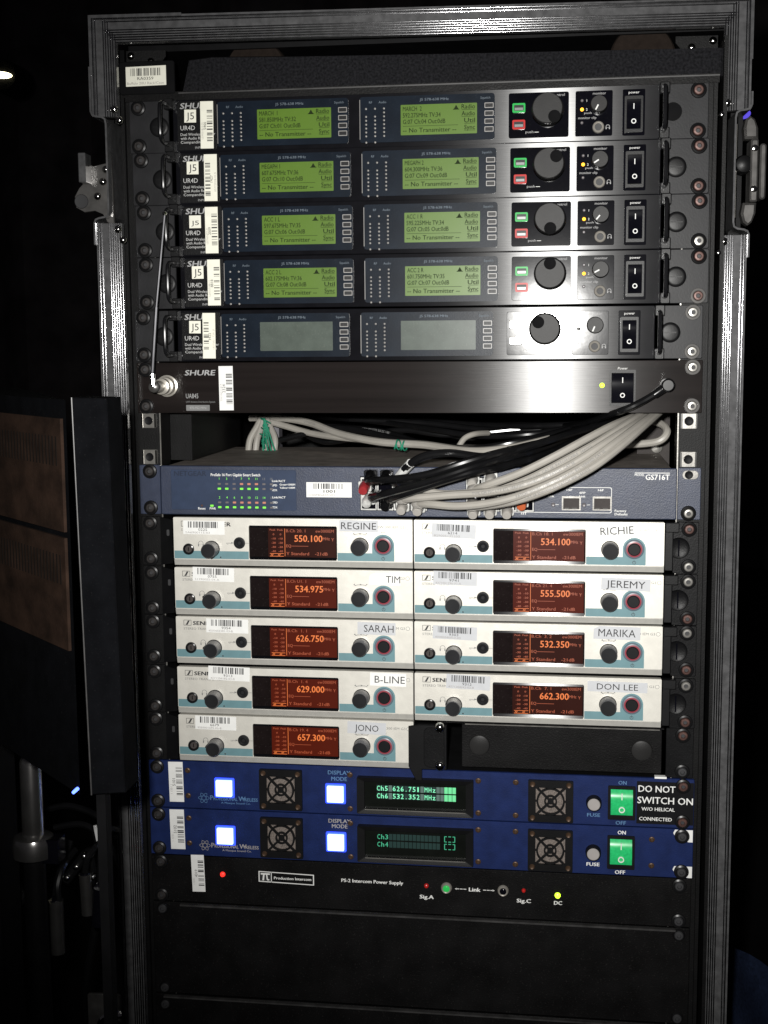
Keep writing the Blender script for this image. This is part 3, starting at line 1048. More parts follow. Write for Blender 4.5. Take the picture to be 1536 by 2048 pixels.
# whip antenna
W0 = at(311, 774, -34)
AN = thing('whip_antenna', 'thin black whip antenna rising from the chrome socket at the left', 'antenna', (W0.x, W0.y, W0.z))
m = MB().lathe(0, 0, [(2, -7), (4.4, -5.4), (5.0, -2), (5.0, 0), (5.2, 10), (4.4, 12)], 'nickel', 18, mats=['latch_metal', 'latch_metal', 'plug_grey', 'nickel', 'nickel'])
part('antenna_base', m, AN)
top = at(333, 428, -34) - W0
j = at(308, 748, -34) - W0
part('knuckle', MB().tube([(0, -5, 1), (j.x * .7, -5, j.z * .6), (j.x, -5, j.z)], 2.4, 'chrome', 10, 3), AN)
mid = j.lerp(top, .42)
part('antenna_rod', MB().tube([(j.x, -5, j.z), (mid.x - 1, -5, mid.z)], 1.7, 'rod_metal', 8, 0), AN)
part('antenna_rod', MB().tube([(mid.x - 1, -5, mid.z), (top.x, -5, top.z)], 1.25, 'rod_metal', 8, 0), AN)
part('antenna_tip', MB().lathe(top.x, top.z, [(.4, -8), (1.7, -6.6), (2, -5), (1.6, -3.6)], 'chrome', 10), AN)

# ------------------------------------------------------------------ network switch
SZ = ub(7) + .3
S = thing('network_switch', 'dark blue network switch with rows of small green lights and cables plugged in', 'network switch', (0, 0, SZ))
part('chassis', MB().box(-217, 217, 0, 215, 1.2, 43.0, 'switch_top'), S)
part('front_panel', MB().prism(rrect(-221.5, 221.5, .8, 43.6, .9, 3), -4, 0, 'switch_blue', .7), S)
for s in (-1, 1):
    a, b = sorted((s * 222.5, s * 241.2))
    part('rack_ear', MB().prism(rrect(a, b, .6, 44, .8, 3), -1.8, .6, 'switch_blue', .4), S)
screw(S, -231.5, T(6.0), 'dull_steel', 'washer_black', -1.8)
screw(S, -231.5, T(38.1), 'rust_screw', 'washer_black', -1.8)
screw(S, 231.5, T(38.4), 'dull_steel', 'washer_black', -1.8)
part('open_slot', MB().prism(rrect(226, 239, T(10), T(2.6), 3.4, 6), -2.4, -1.7, 'dull_steel', .2).lathe(231.3, T(6.3), [(2.7, -2.5), (3.3, -2.8), (3.5, -2.4)], 'label_black', 16, mats=['label_black', 'dull_steel']), S)
part('led_panel', MB().prism(rrect(-212, -100.5, T(39.2), T(4.2), 1, 3), -4.4, -4, 'switch_panel', .2), S)
m = MB()
y = -4.5
m.text('ProSafe 16 Port Gigabit Smart Switch', -176, T(9.6), 2.3, y, 'print_white', w=44, bold=.03)
for s, t in (('Link/ACT', 14.4), ('SPD', 18.2), ('FDX', 22.4), ('Link/ACT', 28.6), ('SPD', 33.2), ('FDX', 37.4)):
    m.text(s, -121.6, T(t), 1.7, y, 'print_white', w=1.45 * len(s), bold=.03)
m.text('Green=1000M', -115, T(17.4), 1.6, y, 'print_white', w=13.6, bold=.03)
m.text('Yellow=100M', -115, T(20.2), 1.6, y, 'print_white', w=13.4, bold=.03)
m.text('Reset', -188, T(39.0), 1.9, y, 'print_white', w=6.6, bold=.03)
m.text('PWR', -177.6, T(39.0), 1.9, y, 'print_white', w=5.4, bold=.03)
m.text('NETGEAR', -209, T(9.6), 4.2, y, 'emboss_blue', w=29, bold=.02)
XC = [-168.6 + 6.62 * i for i in range(8)]
for i in range(8):
    for nrow, t in ((0, 12.8), (1, 29.2)):
        lit = (i not in (2, 6, 7)) if nrow == 0 else (i != 7)
        m.text(str(2 * i + 1 + nrow), XC[i], T(t), 1.9, y, 'led_green_dim' if lit else 'print_dim', align='c')
part('lettering', m, S)
for i in range(8):
    for t, rowmat in ((16.4, 'up'), (20.6, 'gup'), (32.6, 'lo'), (36.8, 'glo')):
        if rowmat == 'gup':
            mt_ = 'led_green_dim' if i not in (2, 6, 7) else 'led_off'
        elif rowmat == 'glo':
            mt_ = 'led_green_dim' if i != 7 else 'led_off'
        elif rowmat == 'up':
            mt_ = 'led_orange_dim' if i in (3, 4, 5) else 'led_off'
        else:
            mt_ = 'led_orange_dim' if 2 <= i <= 6 else 'led_off'
        part('indicator_led', lambda: MB().prism(rrect(-1.45, 1.45, -.85, .85, .3, 2), -4.9, -4.3, mt_, .2), S, ('swled', mt_), (XC[i], 0, T(t)))
part('indicator_led', None, S, ('swled', 'led_green_dim'), (-175.6, 0, T(35.6)))
part('reset_button', MB().lathe(-184.6, T(35.6), [(.8, -4.8), (1.1, -4.3)], 'rust_screw', 10), S)
st = part('barcode_sticker', MB().prism([(-91.6, T(27.4)), (-52, T(27.4)), (-52, T(14.4)), (-91.6, T(14.4))], -4.2, -4.0, 'paper_white'), S)
m = MB()
barcode(m, -85.5, -59, T(20.2), T(15.4), -4.27, 'print_black', 55)
m.text('1001', -76.5, T(23.4), 2.4, -4.27, 'print_black', w=10, bold=.02)
m.text('D00PBSA35302', -89.6, T(26.4), 1.8, -4.27, 'print_fade', w=23)
part('barcode_print', m, st)
m = MB()
m.text('MODEL', 187.0, T(7.2), 1.8, -4.08, 'print_white', w=8, bold=.02)
m.text('GS716T', 196.0, T(10.4), 4.4, -4.08, 'print_white', w=19.5, bold=.03)
m.rect(187, 215.6, T(5.0), T(4.4), -4.08, 'print_white')
m.text('Factory', 171.0, T(37.6), 1.9, -4.08, 'print_white', w=9.5, bold=.03)
m.text('Defaults', 171.0, T(40.4), 1.9, -4.08, 'print_white', w=10.5, bold=.03)
m.text('SFP', 115.6, T(22.6), 1.7, -4.08, 'print_white', w=5, bold=.03)
m.text('Link', 115.6, T(25.6), 1.7, -4.08, 'print_white', w=5, bold=.03)
m.text('SFP', 141.6, T(22.6), 1.7, -4.08, 'print_white', w=5, bold=.03)
m.text('Link', 141.6, T(25.6), 1.7, -4.08, 'print_white', w=5, bold=.03)
m.text('15F', 131, T(20.2), 1.7, -4.08, 'print_white', w=4.6, bold=.03)
m.text('16F', 157, T(20.2), 1.7, -4.08, 'print_white', w=4.6, bold=.03)
m.text('15T', 93, T(40.6), 1.8, -4.08, 'print_white', w=4.6, bold=.03)
m.text('16T', 93, T(37), 1.8, -4.08, 'print_white', w=4.6, bold=.03)
m.ring(rrect(84, 168.4, T(38.8), T(17.0), 1.6, 4), rrect(84.5, 167.9, T(38.3), T(17.5), 1.4, 4), -4.08, -4.0, 'print_white')
for x in (119.4, 145.6):
    m.rect(x + 2.2, x + 5, T(32.1), T(31.7), -4.08, 'print_white')
part('lettering', m, S)
for x in (127.0, 152.6):
    def pb():
        q = MB()
        q.ring(rrect(0, 15.8, T(36.4), T(24.6), .5, 4), rrect(1.2, 14.6, T(35.4), T(26.2), .3, 4), -5.4, -4, 'dull_steel')
        q.box(1.2, 14.6, -4.3, -4.1, T(35.4), T(26.2), 'inner_brown')
        q.box(2.4, 6, -5.3, -4.4, T(35.2), T(34.4), 'chrome')
        q.box(8.4, 12.6, -5.3, -4.4, T(35.2), T(34.4), 'chrome')
        return q

    part('module_port', pb, S, ('sfp',), (x, 0, 0))
    part('indicator_led', lambda: MB().lathe(0, 0, [(1.0, -4.3), (1.5, -4.5), (1.8, -4.0)], 'led_off', 12), S, ('sled',), (x - 7.2, 0, T(32)))
for x0, n in ((-44.6, 4), (46.0, 4)):
    q = MB()
    q.box(x0, x0 + 58, -4.6, -4.05, T(38.4), T(9), 'black_gloss')
    for i in range(n):
        for tz in (T(38), T(23.4)):
            q.ring(rrect(x0 + .6 + 14.4 * i, x0 + 14.4 + 14.4 * i, tz, tz + 13.6, .5, 3), rrect(x0 + 1.6 + 14.4 * i, x0 + 13.4 + 14.4 * i, tz + 1.2, tz + 12.2, .3, 3), -5.4, -4.5, 'plug_clear')
    part('port_block', q, S)

# ------------------------------------------------------------------ IEM transmitters
TX = MB  # alias


def headphones(m, x, z, y, mat='print_dim', k=1.0):
    m.ring(circ(x, z, 2.3 * k, 14, -20, 200), circ(x, z, 1.95 * k, 14, -20, 200), y, y + .02, mat)
    m.rect(x - 2.5 * k, x - 1.6 * k, z - 2.6 * k, z - .6 * k, y, mat)
    m.rect(x + 1.6 * k, x + 2.5 * k, z - 2.6 * k, z - .6 * k, y, mat)


def transmitter(k, side, dz, freq, bank, label, name, tape, bars, logo, lit, digits, serial, seed):
    x0 = -210.4 if side < 0 else 1.9
    root = thing('monitor_transmitter', label, 'transmitter', (x0, 0, ub(k) + dz), 'silver monitor transmitters with orange displays')
    Wd = 211.0 if side < 0 else 210.2
    part('chassis', lambda: MB().box(2, 208, 1, 190, 1, 43, 'black_matte'), root, ('iemch',))

    def fb():
        n = 5
        m = MB()
        out = rrect(0, Wd, T(37.4), T(.5), .9, n)
        inn = rrect(67.6, 145.4, T(36.2), T(7.4), .9, n)
        m.ring(out, inn, -6, 0, 'iem_silver')
        return m

    f = part('front_panel', fb, root, ('iemf', side))

    def lb():
        m = MB()
        vs = [(0, -5.7, T(38.2)), (Wd, -5.7, T(38.2)), (Wd, -4.2, T(42.9)), (0, -4.2, T(42.9)), (0, 0, T(38.2)), (Wd, 0, T(38.2)), (Wd, 0, T(42.9)), (0, 0, T(42.9))]
        m.add(vs, [(0, 3, 2, 1), (0, 1, 5, 4), (3, 7, 6, 2), (0, 4, 7, 3), (1, 2, 6, 5)], 'iem_lip_shade')
        m.box(0, Wd, -5.0, 0, T(38.2), T(37.4), 'iem_lip_shade')
        return m

    part('lower_lip', lb, root, ('ieml', side))

    def tb():
        return MB().prism([(.4, T(36.9)), (67.2, T(36.9)), (67.2, T(30.0)), (.4, T(30.0))], -6.08, -5.9, 'iem_teal')

    def ta():
        m = MB()
        arch = [(145.8, T(36.9)), (195.2, T(36.9)), (195.2, T(22.4))] + circ(185.6, T(23.2), 9.6, 14, 0, 180)[1:-1] + [(176.0, T(23.2)), (176.0, T(30.0)), (145.8, T(30.0))]
        m.prism(arch, -6.08, -5.9, 'iem_teal')
        return m

    part('teal_band', tb, root, ('iemt', side))
    part('teal_band', ta, root, ('iemta', side))
    # display
    def db():
        n = 4
        m = MB()
        m.prism(rrect(67.9, 145.1, T(36.0), T(7.6), .8, n), -5.4, -1, 'iem_glass')
        return m

    d = part('display_window', db, root, ('iemd',))

    def rim(za, ya, zb, yb):
        def f():
            vs = [(68.2, ya, za), (144.8, ya, za), (144.8, yb, zb), (68.2, yb, zb), (68.2, -4, za), (144.8, -4, za), (144.8, -4, zb), (68.2, -4, zb)]
            return MB().add(vs, [(0, 1, 2, 3), (0, 4, 5, 1), (3, 2, 6, 7), (0, 3, 7, 4), (1, 5, 6, 2)], 'rim_gloss')
        return f

    part('display_rim', rim(T(36.9), -6.45, T(34.5), -5.92), d, ('iemrimb',))
    part('display_rim', rim(T(8.7), -6.35, T(6.6), -5.92), d, ('iemrimt',))
    m = MB()
    m.prism(rrect(84.6, 144.2, T(34.6), T(8.9), .4, 2), -5.46, -5.3, 'iem_lit' if lit else 'iem_lit_dim')
    part('lit_area', m, d, ('lit', lit))
    m = MB()
    y = -5.54
    m.text('Peak', 86.2, T(11.4), 1.5, y, 'iem_text', w=5.0, bold=.02)
    m.text('Peak', 92.8, T(11.4), 1.5, y, 'iem_text', w=5.0, bold=.02)
    for i, s in enumerate(('0', '-10', '-20', '-30', '-40')):
        m.text(s, 89.4, T(15.4 + 3.7 * i), 1.6, y, 'iem_text', w=1.3 * len(s), align='c', bold=.03)
        m.text(s, 95.6, T(15.4 + 3.7 * i), 1.6, y, 'iem_text', w=1.3 * len(s), align='c', bold=.03)
    m.rect(86.0, 98.2, T(34.0), T(33.6), y, 'iem_digit')
    m.rect(86.0, 98.2, T(31.6), T(31.2), y, 'iem_digit')
    m.text('AF', 86.6, T(33.4), 1.5, y, 'iem_digit', bold=.03)
    m.text('AF', 93.0, T(33.4), 1.5, y, 'iem_digit', bold=.03)
    m.rect(99.2, 99.6, T(33.6), T(9.6), y, 'iem_digit')
    m.text('B.Ch ' + bank, 100.6, T(12.6), 2.5, y, 'iem_text', w=17, bold=.01)
    m.text('ew300IEM', 142.6, T(12.6), 2.5, y, 'iem_text', w=16, align='r', bold=.01)
    m.text(freq, 108.0, T(20.8), 5.6, y, 'iem_digit', w=24.5, bold=.018)
    m.text('MHz', 133.0, T(19.2), 2.4, y, 'iem_text', w=6, bold=.02)
    m.text('Y', 140.4, T(20.0), 2.6, y, 'iem_text', bold=.02)
    m.text('EQ', 100.6, T(25.8), 2.4, y, 'iem_text', w=4.4, bold=.02)
    m.rect(105.4, 120, T(24.9), T(24.5), y, 'iem_text')
    m.text('Y Standard', 100.6, T(32.6), 2.6, y, 'iem_text', w=20, bold=.02)
    m.text('-21dB', 126, T(32.6), 2.6, y, 'iem_text', w=11, bold=.02)
    part('display_lettering', m, d)

    # controls
    def jb():
        q = MB().lathe(0, 0, [(2.9, -5.6), (3.2, -6.6), (3.9, -7.6), (4.8, -7.3), (5.1, -6)], 'handle_black', 24, cap0=False)
        q.lathe(0, 0, [(3.2, -6.1)], 'inner_brown', 18)
        q.box(-.35, .35, -6.4, -6.15, -1.6, 1.8, 'chrome')
        return q

    part('headphone_jack', jb, root, ('iemj',), (13.2, 0, T(28.6)))

    def kb():
        q = MB().lathe(0, 0, [(6.0, -18.4), (6.5, -17.8), (6.9, -6.4), (7.4, -6)], 'knob_iem', 26, mats=['knob_side', 'knob_side', 'knob_dark'])
        q.f[-1], q.m[-1] = q.f[-1], q.mi('knob_iem')
        q.box(5.8, 7.3, -18.0, -8, -.7, .7, 'knob_iem')
        return q

    kn = part('volume_knob', kb, root, ('iemk',), (34.0, 0, T(28.2)))
    kn.rotation_euler.y = math.radians(random.choice((200, 40, 65, 215, 50)))
    part('sync_jack', lambda: MB().lathe(0, 0, [(1.6, -6.2), (1.9, -7.2), (3.0, -8.0), (3.6, -7.6), (3.8, -6.6), (5.0, -6.4), (5.2, -6)], 'knob_iem', 24), root, ('iemsy',), (59.0, 0, T(22.6)))
    part('jog_dial', lambda: MB().lathe(0, 0, [(6.3, -18.0), (6.3, -18.01), (6.8, -17.2), (7.0, -6.6), (7.5, -6)], 'knob_iem', 26, mats=['knob_iem', 'knob_side', 'knob_side', 'knob_dark']), root, ('iemjog',), (165.6, 0, T(23.8)))

    def pwb():
        q = MB()
        q.lathe(0, 0, [(5.4, -7.5), (6.7, -7.4), (7.3, -7.3), (8.1, -6.8), (8.3, -6)], 'ring_red', 30, mats=['ring_red', 'ring_blue', 'ring_blue', 'ring_blue'], cap0=False)
        return q

    pw = part('power_button', pwb, root, ('iempw',), (185.6, 0, T(23.4)))
    part('button_cap', lambda: MB().lathe(0, 0, [(4.6, -8.6), (5.3, -8.1), (5.5, -6)], 'knob_dark', 26), pw, ('iemcap',))
    # printing on the panel
    m = MB()
    y = -6.1
    xs = 7.0
    m.ring(rrect(xs, xs + 7, T(8.6), T(3.6), .2, 2), rrect(xs + .35, xs + 6.65, T(8.25), T(3.95), .15, 2), y, y + .02, 'print_black')
    m.flat([(xs + 1.6, T(8.0)), (xs + 3.6, T(8.0)), (xs + 4.6, T(6.0)), (xs + 5.6, T(4.2)), (xs + 3.9, T(4.2)), (xs + 2.8, T(6.4))], y - .02, 'print_black')
    m.text('SENNHEISER', xs + 8.6, T(8.0), 3.4, y, 'print_black', w=36, bold=.04)
    m.text('STEREO TRANSMITTER', xs, T(12.4), 2.0, y, 'print_dim', w=34)
    m.text('EW 300 IEM G3', 204, T(8.2), 2.1, y, 'print_dim', w=23, align='r')
    m.ring(circ(206.6, T(7.2), 1.8, 14), circ(206.6, T(7.2), 1.5, 14), y, y + .02, 'print_dim')
    headphones(m, 24.4, T(23.4), y)
    m.text('sync', 47.2, T(23.6), 1.8, y, 'print_dim', w=4.6)
    m.flat([(51.8, T(23.4)), (51.8, T(21.8)), (54, T(22.6))], y, 'print_dim')
    m.rect(64, 67.4, T(22.8), T(22.5), y, 'print_dim')
    m.ring(circ(165.6, T(23.8), 11.0, 14, 62, 118), circ(165.6, T(23.8), 10.7, 14, 62, 118), y, y + .02, 'print_dim')
    for dx, a in ((-5.4, 1), (5.4, -1), (0, 0)):
        m.flat([(165.6 + dx - .9, T(13.6)), (165.6 + dx + .9, T(13.6) - .3 * a), (165.6 + dx, T(12.4))], y, 'print_dim')
    m.text('esc', 185.6, T(12.4), 1.6, y, 'print_dim', align='c', w=4)
    m.lathe(42, T(35.4), [(.3, -6.2), (.7, -6.1)], 'print_black', 10)
    m.ring(circ(185.6, T(34.6), 1.5, 16, -240, 60), circ(185.6, T(34.6), 1.15, 16, -240, 60), y, y + .02, 'print_black')
    m.rect(185.45, 185.75, T(34.8), T(32.6), y, 'print_black')
    part('lettering', m, root, ('iemtx', side))
    # barcode sticker and name tape (positions measured from each unit)
    bx0, bx1, bt0, bt1 = bars
    cx, cz = (bx0 + bx1) / 2, T((bt0 + bt1) / 2)
    tilt = random.uniform(-2.2, -.4)
    s = part('barcode_sticker', MB().prism([(bx0, T(bt1)), (bx1, T(bt1)), (bx1, T(bt0)), (bx0, T(bt0))], -6.32, -6.14, 'paper_white' if side < 0 else 'paper_grey').turn(cx, cz, tilt), root)
    q = MB()
    h = bt1 - bt0
    barcode(q, bx0 + 4.4, bx1 - 5, T(bt0 + h * .52), T(bt0 + h * .06), -6.4, 'print_black', seed)
    q.text(digits, cx - 1, T(bt0 + h * .74), 2.2, -6.4, 'print_black', align='c', w=8)
    q.text(serial, bx0 + 2, T(bt0 + h * .94), 1.7, -6.4, 'print_fade', w=22)
    q.turn(cx, cz, tilt)
    part('barcode_print', q, s)
    nx0, nx1, nt0, nt1, nr, nw, nh = tape
    cx, cz = (nx0 + nx1) / 2, T((nt0 + nt1) / 2)
    pts = [(nx0, T(nt1)), (nx1, T(nt1)), (nx1, T(nt0)), (nx0, T(nt0))]
    if seed % 3 == 0:
        pts = pts[:3] + [(nx0 + 5, T(nt0)), (nx0, T(nt0 + 2.6))]
    s = part('name_tape', MB().prism(pts, -6.34, -6.16, 'paper_grey' if seed % 2 else 'paper_white').turn(cx, cz, nr), root)
    off = {'TIM': 7.0, 'SARAH': 2, 'B-LINE': 1.5}.get(name, 0)
    part('tape_lettering', MB().text(name, cx + off, cz - nh / 2, nh, -6.42, 'print_black', align='c', w=nw, bold=.004).turn(cx, cz, nr), s)
    # ears
    if side < 0:
        ea = part('rack_ear', lambda: MB().prism(rrect(-30.4, -13, .5, 44, 1, 3), -1.6, .6, 'rack_black', .4), root, ('iemearl',))

        def brk():
            q = MB()
            v = [(-13, -1.6, 1), (-13, -1.6, 43.4), (-1.2, -6.5, 41.6), (-1.2, -6.5, 3)]
            v += [(a, 4, c) for a, b, c in v]
            q.add(v, [(0, 3, 2, 1), (0, 1, 5, 4), (1, 2, 6, 5), (2, 3, 7, 6), (3, 0, 4, 7)], 'black_plastic')
            return q

        part('ear_bracket', brk, ea, ('iembrl',))
        part('bracket_slot', lambda: MB().prism(rrect(-6.2, -3.8, T(17), T(11.5), .9, 3), -6.2, -4, 'print_black'), ea, ('iemsl',))
        sx = -22.1
    else:
        ea = part('rack_ear', lambda: MB().prism(rrect(217.5, 238.6, .5, 44, 1, 3), -1.6, .6, 'black_paint', .4), root, ('iemearr',))

        def brk():
            q = MB()
            q.prism(rrect(210.8, 217.4, 3, 40, .6, 3), -4.4, 4, 'black_plastic', .5)
            q.prism(rrect(210.8, 222, 36, 44, .6, 3), -8, 0, 'black_plastic', .5)
            return q

        part('ear_bracket', brk, ea, ('iembrr',))
        part('hole_plug', lambda: MB().lathe(0, 0, [(6.6, -1.75), (8.4, -2.6), (9.0, -1.6)], 'black_paint', 26).box(-.6, .6, -2.4, -1.7, -7, 7, 'black_gloss'), ea, ('iemhole',), (222.4, 0, T(22.5)))
        sx = 230.6
    screw(root, sx, T(6.35), 'dull_steel' if seed % 2 else 'rust_screw', 'washer_black')
    screw(root, sx, T(38.1), 'rust_screw' if k > 8 else 'dull_steel', 'washer_black')


DZ = {8: -.65, 9: -.55, 10: 0, 11: -1.0, 12: -.3}


def tx(k, side, freq, bank, label, name, names, bars, lit, digits, serial, seed, nr, nw, nh):
    x0 = -210.4 if side < 0 else 1.9
    zt = -k * U + DZ[k]
    b = (bars[0] - x0, bars[1] - x0, zt - bars[2], zt - bars[3])
    t = (names[0] - x0, names[1] - x0, zt - names[2], zt - names[3], nr, nw, nh)
    transmitter(k, side, DZ[k], freq, bank, label, name, t, b, None, lit, digits, serial, seed)


tx(8, -1, '550.100', '20. 1', 'silver transmitter showing 550.100 in orange, directly under the network switch on the left', 'REGINE', (-62.8, -29.2, -357.6, -367.6), (-201.5, -164.3, -359.6, -371.6), False, '0225', '5A6900115-03', 11, -.6, 30.5, 5.9)
tx(9, -1, '534.975', 'U1. 1', 'silver transmitter showing 534.975, second from the top in the left column', 'TIM', (-36.9, -9.9, -403.4, -413.8), (-194, -156.7, -400.8, -413.2), True, '0755', 'S1390055-04-A', 12, -1.6, 12.5, 5.9)
tx(10, -1, '626.750', ' 1. 1', 'silver transmitter showing 626.750, middle of the left column of five', 'SARAH', (-47.8, -14.5, -446.8, -457.6), (-182.8, -145, -446.6, -459), True, '9354', '4500003381-03-B', 13, -.8, 26.0, 6.2)
tx(11, -1, '629.000', ' 1. 4', 'silver transmitter showing 629.000, directly above the lowest one in the left column', 'B-LINE', (-37.2, -5.5, -491.4, -503.0), (-182, -144.5, -489.4, -502), True, '9313', '4271204182-03-B', 14, -.8, 26.5, 6.2)
tx(12, -1, '657.300', '19. 4', 'silver transmitter showing 657.300, alone in the lowest row beside the blank filler', 'JONO', (-57.6, -23.5, -535.8, -546.6), (-195.1, -157.7, -534.8, -547.2), True, '6679', '9050001695-03-B', 17, -1.6, 21.0, 5.6)
tx(8, 1, '534.100', '18. 1', 'silver transmitter showing 534.100, upper right of the transmitters', 'RICHIE', (155.7, 190.3, -358.4, -369.6), (17.2, 55, -359.8, -372.0), True, '6214', '829005135203', 18, 3.4, 27.5, 6.4)
tx(9, 1, '555.500', '21. 4', 'silver transmitter showing 555.500, second from the top in the right column', 'JEREMY', (160.5, 201.4, -404.4, -414.8), (18.4, 55.9, -401, -412.8), True, '9741', '4371001296-03-A', 19, -1.6, 32.5, 6.0)
tx(10, 1, '532.350', ' 3. 2', 'silver transmitter showing 532.350 on a dim display', 'MARIKA', (154.7, 193.8, -445.8, -457.0), (17.9, 56, -448.6, -460.2), False, '9303', '43000040850-03', 21, -1.0, 31.0, 6.4)
tx(11, 1, '662.300', ' 7. 1', 'silver transmitter showing 662.300, above the black filler plate', 'DON LEE', (150.2, 200.4, -493.6, -502.6), (29.5, 67.3, -491.2, -503.8), False, '9312', '4371204242-03-B', 23, -.6, 34.5, 5.2)

# ------------------------------------------------------------------ blank filler beside the last transmitter
B = thing('filler_plate', 'black blank filler plate with two round discs, right of the lowest transmitter', 'filler plate', (0, 0, ub(12)))
m = MB()
m.prism(rrect(42, 214, 1.5, 40.4, 1, 3), 4, 7, 'panel_black', .5)
m.box(45, 212, 2.6, 4, 40.2, 41.0, 'dull_steel')
m.box(20, 216, 7, 30, 40.0, 40.8, 'panel_black')
part('filler_panel', m, B)
for x in (57.5, 197):
    part('round_disc', lambda: MB().lathe(0, 0, [(7, 1.6), (8.6, 2.2), (9.2, 4)], 'knob_grey', 26), B, ('fdisc',), (x, 0, 22))
m = MB()
m.prism([(-3.6, 4), (3, -8.5), (8, -8.5), (8, 2), (30, 2), (30, 42), (6, 42), (-3.6, 40)], -8.6, -1, 'black_plastic', .8)
m.prism(rrect(10, 28, 4, 40, 5, 4), -9.4, -8.6, 'black_paint', .4)
br = part('centre_bracket', m, B)
for z in (40, 6):
    part('bracket_screw', lambda: MB().lathe(0, 0, [(1.4, -12.6), (3.2, -11.8), (4.4, -10), (4.6, -8.5)], 'chrome', 18), br, ('bscr',), (24, 0, z))
part('rack_ear', MB().prism(rrect(217, 240, .5, 44, 1, 3), -1.6, .6, 'black_paint', .4), B)
screw(B, 231, T(6.35), 'rust_screw', 'washer_black')
screw(B, 231, T(38.1), 'print_black', 'washer_black')


# ------------------------------------------------------------------ blue filter units
def fan(root, x0, t0, t1):
    cx, cz, R = x0 + 19.2, T((t0 + t1) / 2), 17.2

    def gb():
        m = MB()
        n = 5
        sq = rrect(-19.4, 19.4, -18.6, 18.6, 1.2, n)
        ci = [(R * math.cos(a), R * math.sin(a)) for a in [math.atan2(z, x) for x, z in sq]]
        m.ring(sq, ci, -5.6, -2.6, 'black_plastic')
        for r0, r1 in ((12.2, 10.6), (5.6, 4.2)):
            m.ring(circ(0, 0, r0, 40), circ(0, 0, r1, 40), -5.4, -3.0, 'black_plastic')
        m.prism(circ(0, 0, 2.6, 16), -5.4, -3, 'black_plastic')
        for a in (45, 135, 225, 315):
            q = MB().prism([(2, -.9), (17.4, -.9), (17.4, .9), (2, .9)], -5.3, -3.0, 'black_plastic').turn(0, 0, a)
            m.add(q.v, q.f, 'black_plastic')
        for a in (0, 90, 180, 270):
            q = MB().prism([(12, -.6), (17.4, -.6), (17.4, .6), (12, .6)], -5.25, -3.0, 'black_plastic').turn(0, 0, a)
            m.add(q.v, q.f, 'black_plastic')
        return m

    g = part('fan_guard', gb, root, ('fang',), (cx, 0, cz))
    part('fan_filter', lambda: MB().prism(circ(0, 0, 17.4, 32), -3.2, -2.6, 'fan_mesh'), g, ('fanf',))
    for sx in (-1, 1):
        for sz in (-1, 1):
            part('guard_screw', lambda: MB().lathe(0, 0, [(.8, -6.2), (1.9, -6.6), (2.5, -5.6)], 'gold_screw', 12), g, ('fans',), (sx * 15.6, 0, sz * 15.0))


def lit_button(root, x0, x1, t0, t1):
    def bb():
        m = MB()
        m.ring(rrect(-9.0, 9.0, -9.0, 9.0, 1, 3), rrect(-7.3, 7.3, -7.3, 7.3, .6, 3), -4.0, -2.6, 'button_glow')
        m.prism(rrect(-7.3, 7.3, -7.3, 7.3, .8, 3), -7.0, -3, 'button_blue', .7)
        return m

    return part('lit_button', bb, root, ('litb',), ((x0 + x1) / 2, 0, T((t0 + t1) / 2)))


